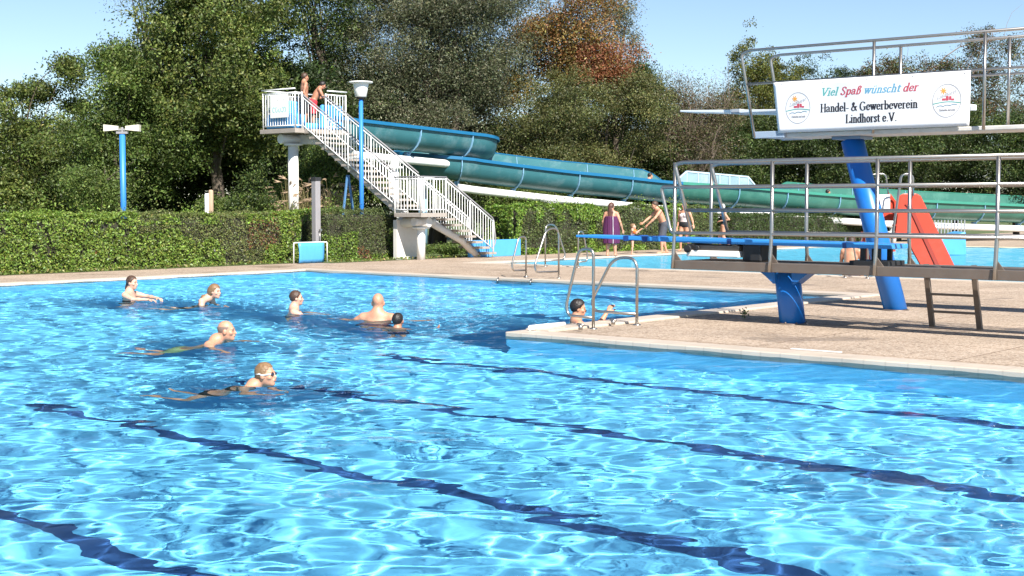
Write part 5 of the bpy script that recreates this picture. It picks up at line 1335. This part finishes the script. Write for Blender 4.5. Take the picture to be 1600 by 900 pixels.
    def neck(p): return sd_cone(p, J['neck'], hp(0, -.022, -.05), .062 * (0.85 if fem else g ** .45), .055 * (0.88 if fem else g ** .45))
    def body(p):
        d = torso(p); d = smin(d, neck(p), .05); d = smin(d, head(p), .025)
        for s in 'RL':
            d = smin(d, arm(p, s), .045)
            if legs: d = smin(d, leg(p, s), .05)
        return d
    def hand_f(s):
        w = J['wr' + s]; dr = unit(w - J['el' + s]); k = 1 if s == 'R' else -1
        side = unit(np.cross(dr, (0, 0, 1.0)) + np.array([.0001, .6, 0])); side = unit(side - dr * (side @ dr)); nm = np.cross(side, dr)
        if nm @ np.array([-k, .1, -.3]) < 0: nm = -nm                              # palm normal: inwards and down
        seg = []; kn = [w + dr * L + side * o for L, o in ((.092, .030), (.098, .010), (.094, -.010), (.084, -.028))]
        for kk in kn: seg.append((w + (kk - w) * .1, kk, .015, .0125))
        for kk, L in zip(kn, (.070, .080, .073, .056)):
            m = kk + (dr * .92 + nm * .38) * L * .55; e_ = m + (dr * .62 + nm * .78) * L * .48; seg += [(kk, m, .0095, .0088), (m, e_, .0088, .0072)]
        b0 = w + dr * .03 + side * .022; m = b0 + (dr * .55 + side * .8 + nm * .25) * .045; e_ = m + (dr * .85 + side * .35 + nm * .3) * .04; seg += [(b0, m, .016, .012), (m, e_, .011, .009)]
        def f(p):
            d = sd_cone(p, w - dr * .02, w + dr * .02, .025, .022)
            for a, b, r1, r2 in seg: d = smin(d, sd_cone(p, a, b, r1, r2), .006)
            return d
        pts = np.array([a for a, *_ in seg] + [b for _, b, *_ in seg]); return f, pts.min(0) - .03, pts.max(0) + .03
    allp = np.array(list(J.values())) if legs else np.array([J[k] for k in J if k[:2] not in ('kn', 'ak', 'to')])
    lo, hi = allp.min(0) - .19 * max(1, g), allp.max(0) + .19 * max(1, g)
    co, fc = surface_nets(body, lo, hi, vox / S)
    cos, fcs = [co], [fc]; off = len(co)
    if hands:
        for s in 'RL':
            f, l2, h2 = hand_f(s); c2, f2 = surface_nets(f, l2, h2, .0055); cos.append(c2); fcs.append(f2 + off); off += len(c2)
    me = np_mesh('person', to_w(np.concatenate(cos)), np.concatenate(fcs), True, origin=np.asarray(loc, float))
    out = [link('body', me, SKIN[skin], t)]
    def child(name, f, lo_, hi_, h, material, parent=t, smooth=True):
        c2, f2 = surface_nets(f, lo_, hi_, h)
        if len(c2) == 0: return None
        o = link(name, np_mesh(name, to_w(c2), f2, smooth, origin=np.asarray(loc, float)), material, parent); out.append(o); return o
    # hair
    kind, hcol = hair
    if kind != 'none':
        tk = dict(short=.017, shaved=.003, long=.019, wet=.012, tied=.010, bald=.0022)[kind]
        def hf(p):
            p = hc + (p - hc) / HS
            q = (p - hc) @ Hm.T; d = sd_ell(p, hp0(0, -.012, .030), (.074 + tk, .094 + tk, .091 + tk), Hm)
            d = d + .0035 * np.sin(q[:, 0] * 260 + 3 * np.sin(q[:, 2] * 60)) * np.cos(q[:, 1] * 130) * (0 if kind in ('shaved', 'bald') else 1)
            if kind in ('long',): d = smin(d, sd_cone(p, hp0(0, -.07, .0), hp0(0, -.085, -.14), .078, .06), .04)
            if kind in ('tied',): d = smin(d, sd_cone(p, hp0(0, -.085, -.02), hp0(.0, -.125, -.12), .036, .020), .02)
            jag = .008 * np.sin(q[:, 0] * 150 + q[:, 2] * 40) + .006 * np.sin(q[:, 2] * 210 + q[:, 1] * 90)
            line = (q[:, 1] - .058) * .80 - (q[:, 2] - .060) * .60 + jag
            d = smax(d, line, .012)
            d = smax(d, -(q[:, 2] + .088 + (.25 if kind == 'long' else (.12 if kind == 'tied' else .0)) + jag), .01)
            ear = (q[:, 1] - .034) + np.clip(.030 - q[:, 2], 0, 1) * (.35 if kind == 'long' else .62) + jag
            d = smax(d, np.where(q[:, 2] < .05, ear, -1), .01)
            if kind == 'bald': d = smax(d, q[:, 2] - .055 + np.clip(q[:, 1], -1, 0) * .0, .008)
            return d * HS
        child('hair', hf, hc - .24, hc + .17, .0075 if tk > .005 else .005, HAIR[hcol])
        if kind == 'long':
            n0 = J['neck']; bk = -tf
            def lf_(p):
                d = 1e3 * np.ones(len(p))
                for i in range(5):
                    a = hp((i - 2) * .022, -.085, -.08); e_ = J['chest'] + tu * (.02 - .015 * abs(i - 2)) + tr * (i - 2) * .030 + bk * (.115 * g + .01)
                    mdl = J['neck'] + tr * (i - 2) * .028 + bk * .075
                    d = smin(d, smin(sd_cone(p, a, mdl, .034, .030), sd_cone(p, mdl, e_, .030, .012), .03), .018)
                return d
            child('hair_length', lf_, np.minimum(hc, J['chest']) - .25, np.maximum(hc, J['chest']) + .2, .011, HAIR[hcol], out[-1])
    # eyes, brows, lips
    eb = MB(); lpz = MB(); brows = []
    for k in (-1, 1):
        eb.ell(to_w(hp(.031 * k, .083, .002)), np.array([.013, .010, .0065]) * S, Hm @ RT, 8, 6)
        bw = MB(); brows.append(bw); bw.tube([to_w(hp(.016 * k, .0935, .020)), to_w(hp(.034 * k, .090, .025)), to_w(hp(.048 * k, .078, .019))], [.0035, .004, .002], 5)
    lpz.tube([to_w(hp(-.023, .094, -.065)), to_w(hp(-.008, .1025, -.063)), to_w(hp(.008, .1025, -.063)), to_w(hp(.023, .094, -.065))], [.002, .0055, .0055, .002], 6)
    if legs is not None:
        eb.build('eyes', mat('eye_dark', (.05, .035, .03), .2, 0, .1, 5), t); lpz.build('lips', mat('lips', (.40, .14, .11), .5, 0, .1, 5), t)
        if kind != 'none' and hcol != 'grey':
            for bw in brows: bw.build('eyebrow', HAIR[hcol], t)
    # clothes: shells offset from the same field
    for c in clothes:
        k = c[0]; m = c[1]
        if k in ('trunks', 'shorts', 'briefs'):
            ease, cut = dict(trunks=(.020, .55), shorts=(.030, .86), briefs=(.008, .10))[k]
            ctop = c[2] if len(c) > 2 else .075
            def tf_(p):
                d = torso(p) - ease
                d = np.maximum(d, (p - J['pelvis'] - pu * ctop) @ pu)
                d = np.maximum(d, -((p - J['pelvis'] + pu * .10) @ pu))
                for s in 'RL':
                    L = J['kn' + s] - J['hp' + s]; e_ = J['hp' + s] + L * cut; lu = unit(L)
                    dl = sd_cone(p, J['hp' + s] - lu * .02, J['hp' + s] + L * (cut + .3), (.088 * g ** .8) + ease, (.078 * g ** .8) + ease * 1.5)
                    dl = np.maximum(dl, (p - e_) @ lu); dl = np.maximum(dl, (p - J['pelvis'] - pu * ctop) @ pu); d = smin(d, dl, .03)
                return d
            q = np.array([J['pelvis'], J['hpR'], J['hpL'], J['knR'], J['knL']]); child(k, tf_, q.min(0) - .24, q.max(0) + .24, .011, m)
        elif k in ('swimsuit', 'top', 'bra'):
            za, zb = dict(swimsuit=(-.16, .10), top=(-.20, .12), bra=(-.035, .06))[k]
            def sf_(p):
                d = torso(p) - (.012 if k == 'top' else .008)
                h_ = (p - J['chest']) @ tu
                d = np.maximum(d, np.where(np.abs((p - J['chest']) @ tr) > .085, h_ - zb + .04, h_ - zb)) if k != 'bra' else np.maximum(d, h_ - zb)
                if k == 'swimsuit': d = np.maximum(d, -((p - J['pelvis'] + pu * .09) @ pu) )
                else: d = np.maximum(d, za - h_)
                if k == 'swimsuit':
                    for s in 'RL': d = np.maximum(d, -(sd_ell(p, J['hp' + s] * .55 + J['kn' + s] * .45, (.12 * g, .14 * g, .17), Pm)))
                for s in 'RL': d = np.maximum(d, -(arm(p, s) - .012))
                return d
            q = np.array([J['pelvis'], J['neck'], J['shR'], J['shL']]); child(k, sf_, q.min(0) - .22, q.max(0) + .2, .011, m)
            st_ = MB()
            for s in (-1, 1): st_.tube([to_w(J['chest'] + tu * .07 + tr * s * .07 + tf * .115 * g), to_w(J['neck'] + tr * s * .075 + tu * .012), to_w(J['chest'] + tu * .08 + tr * s * .06 - tf * .105 * g)], .007 * S, 6)
            st_.build('straps', m, out[-1])
        elif k == 'towel':
            def wf(p):
                q = p - J['pelvis']; h_ = q @ AX_Z; tt = np.clip((h_ + .50) / .86, 0, 1); rx = (.240 - .050 * tt + .03 * np.sin(tt * 3.1)) * g ** .55; ry = (.20 - .03 * tt) * g ** .6
                ang = np.arctan2(q[:, 1], q[:, 0]); rip = 1 + .045 * np.sin(ang * 8 + 2 + tt) * (1 - .8 * tt) + .018 * np.sin(ang * 17 + 3 * tt)
                d = (np.sqrt((q[:, 0] / rx) ** 2 + (q[:, 1] / ry) ** 2) - rip) * min(.2, .17)
                for s in 'RL': d = np.maximum(d, -(arm(p, s) - .005)) if s == 'X' else d
                return smax(smax(d, h_ - .355, .015), -.53 - h_ + .0, .015)
            o_t = child('towel_wrap', wf, J['pelvis'] - np.array([.45, .4, .62]), J['pelvis'] + np.array([.45, .4, .45]), .013, m)
            def wst(p):
                q = p - J['pelvis']; a = np.arctan2(q[:, 1], q[:, 0]); return np.maximum(wf(p) - .006, np.abs((a + 1.05) * .3) - .010)
            child('stripe', wst, J['pelvis'] - np.array([.45, .4, .62]), J['pelvis'] + np.array([.45, .4, .45]), .011, M_WHITE2, o_t)
        elif k == 'armbands':
            for s in 'RL':
                c_ = J['sh' + s] * .45 + J['el' + s] * .55; ar = unit(J['el' + s] - J['sh' + s])
                def af(p, c_=c_, ar=ar):
                    q = p - c_; h_ = q @ ar; r = np.linalg.norm(q - h_[:, None] * ar, axis=1); return np.sqrt(np.maximum(np.abs(r - .075) - .02, 0) ** 2 + np.maximum(np.abs(h_) - .05, 0) ** 2) - .03
                child('armband', af, c_ - .2, c_ + .2, .011, m)
        elif k == 'goggles':
            gg = MB(); ring = [to_w(hp(math.sin(a) * .084, -.006 + math.cos(a) * .100, .006 + .012 * (math.cos(a) < 0))) for a in np.linspace(0, 2 * math.pi, 29)[:-1]]
            gg.tube(ring, .0065 * S, 6, closed=True); go = gg.build('goggles', M_WHITE2, t)
            for kk in (-1, 1):
                l_ = MB(); l_.ell(to_w(hp(.032 * kk, .092, .003)), np.array([.024, .016, .016]) * S, Hm @ RT, 12, 8); l_.build('lens', mat('dark_lens', (.03, .03, .04), .1, 0, .05, 4), go)
    for o in out: CAUSTIC_RECEIVERS.append(o)
    return t
# poses ---------------------------------------------------------------
def swim(hz=.12, arms='reach', roll=0, sink=0.0, legs_in=False):
    """prone breaststroke; y forward, z up from the water line"""
    p = dict(pelvis=(0, -.58, -.54 - sink), chest=(0, -.36, -.26 - sink * .5), neck=(0, -.20, hz - .13), head=(0, -.06, hz), shR=(.185, -.22, hz - .165), shL=(-.185, -.22, hz - .165),
             hpR=(.095, -.62, -.57 - sink), hpL=(-.095, -.62, -.57 - sink), knR=(.20, -.86, -.90 - sink), knL=(-.20, -.86, -.92 - sink), akR=(.24, -1.16, -.74 - sink), akL=(-.24, -1.14, -.78 - sink),
             toR=(.36, -1.27, -.70 - sink), toL=(-.36, -1.25, -.74 - sink))
    if arms == 'reach': p.update(elR=(.26, .06, hz - .27), elL=(-.26, .06, hz - .27), wrR=(.18, .30, hz - .26), wrL=(-.18, .30, hz - .26))
    elif arms == 'wide': p.update(elR=(.43, -.10, hz - .25), elL=(-.43, -.10, hz - .25), wrR=(.62, .08, hz - .30), wrL=(-.62, .08, hz - .30))
    elif arms == 'down': p.update(elR=(.26, -.18, hz - .42), elL=(-.26, -.18, hz - .42), wrR=(.16, .03, hz - .52), wrL=(-.16, .03, hz - .52))
    return p
def upright(hz, lean=.0, arms=None):
    """standing or treading water; head centre hz above the water line"""
    d = hz - 1.625; p = {k: np.array(v, float) + np.array([0, lean * (v[2] - 1.0), d]) for k, v in STAND.items()}
    if arms: p.update({k: np.array(v, float) for k, v in arms.items()})
    return p
SW = 'swimmers in the big pool'
w0 = lambda x, y: np.array([x, y, WL])
# nearest swimmer with goggles
person('girl swimming breaststroke with dark goggles and wet fair hair, nearest of the bathers', w0(*on(424, 603, WL)[:2]), (1.0, -.22), swim(.112, 'down', sink=.0), 1.62, face=(0.05, 1, .10), skin='warm', hair=('tied', 'fair'), female=True,
       clothes=[('briefs', CLOTH('black', (.012, .012, .015)), .05), ('bra', CLOTH('black', (.012, .012, .015))), ('goggles', None)], vox=.010, group=SW)
person('balding man with short stubble swimming to the right behind the girl with goggles', w0(*on(362, 538, WL)[:2]), (1.0, -.08), swim(.160, 'wide', sink=-.03), 1.80, face=(-.05, 1, .04), skin='warm', hair=('bald', 'stubble'),
       clothes=[('trunks', CLOTH('lime', (.30, .36, .17)))], vox=.010, group=SW)
person('woman in a black bikini standing chest-deep with one arm stretched over the water', w0(*on(200, 471, WL)[:2]), (1.0, -.25), upright(.345, .10, dict(elR=(.24, .22, .06), wrR=(.16, .48, .05), elL=(-.24, .26, .08), wrL=(-.12, .52, .06))), 1.68, face=(.05, 1, -.05), skin='pale',
       hair=('tied', 'brown'), female=True, clothes=[('bra', CLOTH('black', (.012, .012, .015))), ('briefs', CLOTH('black', (.012, .012, .015)), .05)], vox=.011, group=SW)
person('woman with wet fair hair leaning forward in the water, second bather from the left edge', w0(*on(341, 477, WL)[:2]), (1.0, -.30), swim(.24, 'down', sink=.05), 1.68, face=(.12, 1, .0), skin='pale', hair=('long', 'fair'), female=True,
       clothes=[('bra', CLOTH('black', (.012, .012, .015))), ('briefs', CLOTH('black', (.012, .012, .015)), .05)], vox=.011, group=SW)
person('boy with wet brown hair, neck-deep in the water left of the broad bald man', w0(*on(458, 489, WL)[:2]), (1.0, .10), upright(.245, .05, dict(elR=(.24, .20, -.06), wrR=(.20, .46, -.03), elL=(-.26, .16, -.10), wrL=(-.2, .40, -.08))), 1.66, face=(-.1, 1, .05), skin='pale', hair=('wet', 'brown'),
       clothes=[('trunks', CLOTH('navy', (.02, .03, .08)))], vox=.011, group=SW)
person('bald broad-backed man seen from behind with his shoulders out of the water', w0(*on(590, 500, WL)[:2]), (.25, 1.0), upright(.24, .0, dict(shR=(.215, 0, .03), shL=(-.215, 0, .03), elR=(.42, .06, -.10), wrR=(.62, .18, -.09), elL=(-.44, .06, -.11), wrL=(-.66, .10, -.08))), 1.86, face=(-.25, 1, .0), skin='warm', hair=('none', 'brown'), girth=1.35, HS=1.07,
       clothes=[('trunks', CLOTH('navy', (.02, .03, .08)))], vox=.011, group=SW)
person('dark-haired boy with only his head above water in front of the bald broad man', w0(*on(621, 512, WL)[:2]), (.40, 1.0), upright(.115, .0, dict(elR=(.36, .06, -.16), wrR=(.58, .12, -.05), elL=(-.36, .06, -.18), wrL=(-.55, .12, -.12))), 1.45, face=(.1, 1, .05), skin='tan', hair=('short', 'dark'),
       clothes=[('trunks', CLOTH('navy', (.02, .03, .08)))], vox=.011, group=SW)
person('dark-haired man in the water holding on to the ladder at the peninsula corner', w0(*on(905, 509, WL)[:2]) + np.array([-.02, .35, 0]), (.85, .15), upright(.215, .0, dict(elR=(.26, .22, -.06), wrR=(.16, .40, .17), elL=(-.30, .05, -.10), wrL=(-.22, .28, -.15))), 1.78, face=(.15, 1, -.08), skin='warm', hair=('short', 'dark'),
       clothes=[('trunks', CLOTH('navy', (.02, .03, .08)))], vox=.010)
# standing group by the far pool
def stand_at(px, py): p = on(px, py); return np.array([p[0], p[1], DECK])
person('woman with long brown hair wrapped in a purple towel, seen from behind', stand_at(955, 400.5), (.35, 1.0), dict(shR=(.19, 0, 1.39), shL=(-.19, 0, 1.39), elR=(.30, -.02, 1.12), wrR=(.36, .06, .86), elL=(-.27, -.02, 1.12), wrL=(-.26, .05, .86), knR=(.12, .0, .49), akR=(.14, -.02, .075), toR=(.17, .13, .025), akL=(-.12, -.02, .075)), 1.70, face=(.35, 1, -.1), skin='warm', hair=('long', 'reddish'), female=True, girth=1.28,
       clothes=[('towel', CLOTH('purple', (.075, .008, .056)))])
_pw = stand_at(955, 400.5)
person('small child in orange armbands lifting both arms towards the man in grey shorts', stand_at(988, 397.5), (1.0, -.1), dict(elR=(.20, .24, 1.30), wrR=(.17, .46, 1.46), elL=(-.20, .22, 1.22), wrL=(-.16, .40, 1.36), head=(0, .04, 1.64), hpR=(.085, 0, .9)), .98, face=(.2, 1, .2), skin='pale', hair=('short', 'fair'),
       female=False, HS=1.45, clothes=[('briefs', CLOTH('white_blue', (.55, .58, .68)), .30), ('armbands', CLOTH('orange', (.85, .17, .03)))], vox=.010)
person('bare-chested man in dark grey shorts bending towards the child with both arms out', stand_at(1036, 396), (-1.0, -.22), dict(pelvis=(0, -.02, .93), chest=(0, .10, 1.21), neck=(0, .20, 1.39), head=(0, .29, 1.555), shR=(.19, .17, 1.36), shL=(-.19, .17, 1.36), elR=(.24, .38, 1.16), wrR=(.18, .60, 1.00), elL=(-.24, .36, 1.14), wrL=(-.16, .56, .94), knR=(.12, -.02, .48), akR=(.14, -.16, .075), toR=(.17, .0, .025), knL=(-.12, .10, .48), akL=(-.13, .08, .075), toL=(-.15, .24, .025)), 1.82, face=(0, 1, -.25), skin='warm', hair=('short', 'brown'), girth=1.08,
       clothes=[('shorts', CLOTH('grey_shorts', (.055, .055, .068)), .10)])
person('woman in a pale top and black bottoms walking behind the low platform rail', stand_at(1069, 392.5), (-.55, -.85), dict(elL=(-.30, .0, 1.15), wrL=(-.42, .14, .95), knR=(.11, .10, .50), akR=(.11, .06, .09), toR=(.12, .20, .03), akL=(-.11, -.18, .085), knL=(-.10, -.02, .49), toL=(-.13, -.04, .025)), 1.72, face=(.1, 1, 0), skin='warm', hair=('short', 'fair'), female=True, girth=1.1,
       clothes=[('top', CLOTH('pale_pink', (.62, .50, .48))), ('briefs', CLOTH('black', (.012, .012, .015)), .09)])
person('older white-haired woman in a black swimsuit walking left with bent arms', stand_at(1130, 390), (-1.0, .10), dict(elR=(.27, -.22, 1.16), wrR=(.20, .06, 1.12), elL=(-.27, -.20, 1.15), wrL=(-.18, .10, 1.10), knR=(.10, .14, .50), akR=(.10, .10, .08), toR=(.11, .24, .03), knL=(-.10, .0, .49), akL=(-.10, -.26, .10), toL=(-.11, -.14, .03), head=(0, .06, 1.615)), 1.66, face=(0, 1, -.05), skin='warm', hair=('short', 'grey'), female=True, girth=1.05,
       clothes=[('swimsuit', CLOTH('black', (.012, .012, .015)))])
_s = on(1325, 431)
person('bare-backed man sitting on the edge of the far pool with his feet in the water', np.array([_s[0], _s[1], DECK]) + AX_V * .1, (VX[0] - .2, VX[1]), dict(pelvis=(0, 0, .10), chest=(0, .04, .40), neck=(0, .06, .60), head=(0, .11, .77), shR=(.19, .05, .56), shL=(-.19, .05, .56), elR=(.25, .12, .30), wrR=(.16, .33, .20), elL=(-.25, .12, .30), wrL=(-.16, .33, .20), hpR=(.10, .04, .09), hpL=(-.10, .04, .09), knR=(.13, .46, .09), knL=(-.13, .46, .09), akR=(.13, .50, -.32), akL=(-.13, .50, -.32), toR=(.14, .66, -.36), toL=(-.14, .66, -.36)), 1.76, face=(0, 1, -.15), skin='warm', hair=('short', 'brown'), girth=1.05,
       clothes=[('trunks', CLOTH('violet', (.06, .04, .14)))])
# two on the slide platform
_a = W(22.1, 16.05, TZ); _b = W(22.05, 16.75, TZ)
_pl = 'bathers waiting on the slide platform'
person('tanned man in black shorts standing upright on the slide platform', np.array([at(476, 200, 45.6)[0], 45.6, TZ]), (1.0, .45), dict(elR=(.22, -.08, 1.13), wrR=(.20, .06, .92)), 1.84, face=(0, 1, 0), skin='tan', hair=('short', 'brown'), clothes=[('shorts', CLOTH('black', (.012, .012, .015)))], group=_pl)
person('tanned man in red shorts leaning forward over the rail of the slide platform', np.array([at(489, 200, 45.9)[0], 45.9, TZ]), (1.0, .35), dict(pelvis=(0, 0, .93), chest=(0, .12, 1.19), neck=(0, .22, 1.36), head=(0, .33, 1.49), shR=(.19, .19, 1.33), shL=(-.19, .19, 1.33), elR=(.26, .30, 1.08), wrR=(.14, .50, 1.16), elL=(-.26, .30, 1.08), wrL=(-.14, .50, 1.16)), 1.74, face=(0, 1, -.35), skin='tan', hair=('short', 'dark'), clothes=[('shorts', CLOTH('red', (.50, .03, .045)))], group=_pl)
# two riders in the slide
def rider(px, label, hcol, dz):
    i = n_a + int(np.argmin(np.abs(pxs[n_a:] - px))); p = path[i] - AX_Z * (DP - .02) + AX_Z * dz
    person(label, p, (tg[i][0], tg[i][1]), dict(pelvis=(0, 0, .12), chest=(0, -.14, .38), neck=(0, -.16, .58), head=(0, -.10, .75), shR=(.18, -.16, .54), shL=(-.18, -.16, .54), elR=(.25, -.06, .32), wrR=(.22, .14, .20), elL=(-.25, -.06, .32), wrL=(-.22, .14, .20), hpR=(.09, .02, .10), hpL=(-.09, .02, .10), knR=(.12, .42, .16), knL=(-.12, .42, .16), akR=(.12, .80, .10), akL=(-.12, .80, .10), toR=(.13, .88, .22), toL=(-.13, .88, .22)), 1.6, face=(.3, 1, 0), skin='warm', hair=('short', hcol), clothes=[('trunks', CLOTH('navy', (.02, .03, .08)))], group='riders in the long slide')
rider(1011, 'dark-haired rider sitting in the slide before the green part', 'dark', .27)
rider(1298, 'dark-haired rider low in the green slide left of the leaning column', 'dark', .19)
for o in CAUSTIC_RECEIVERS: o.cycles.is_caustics_receiver = True
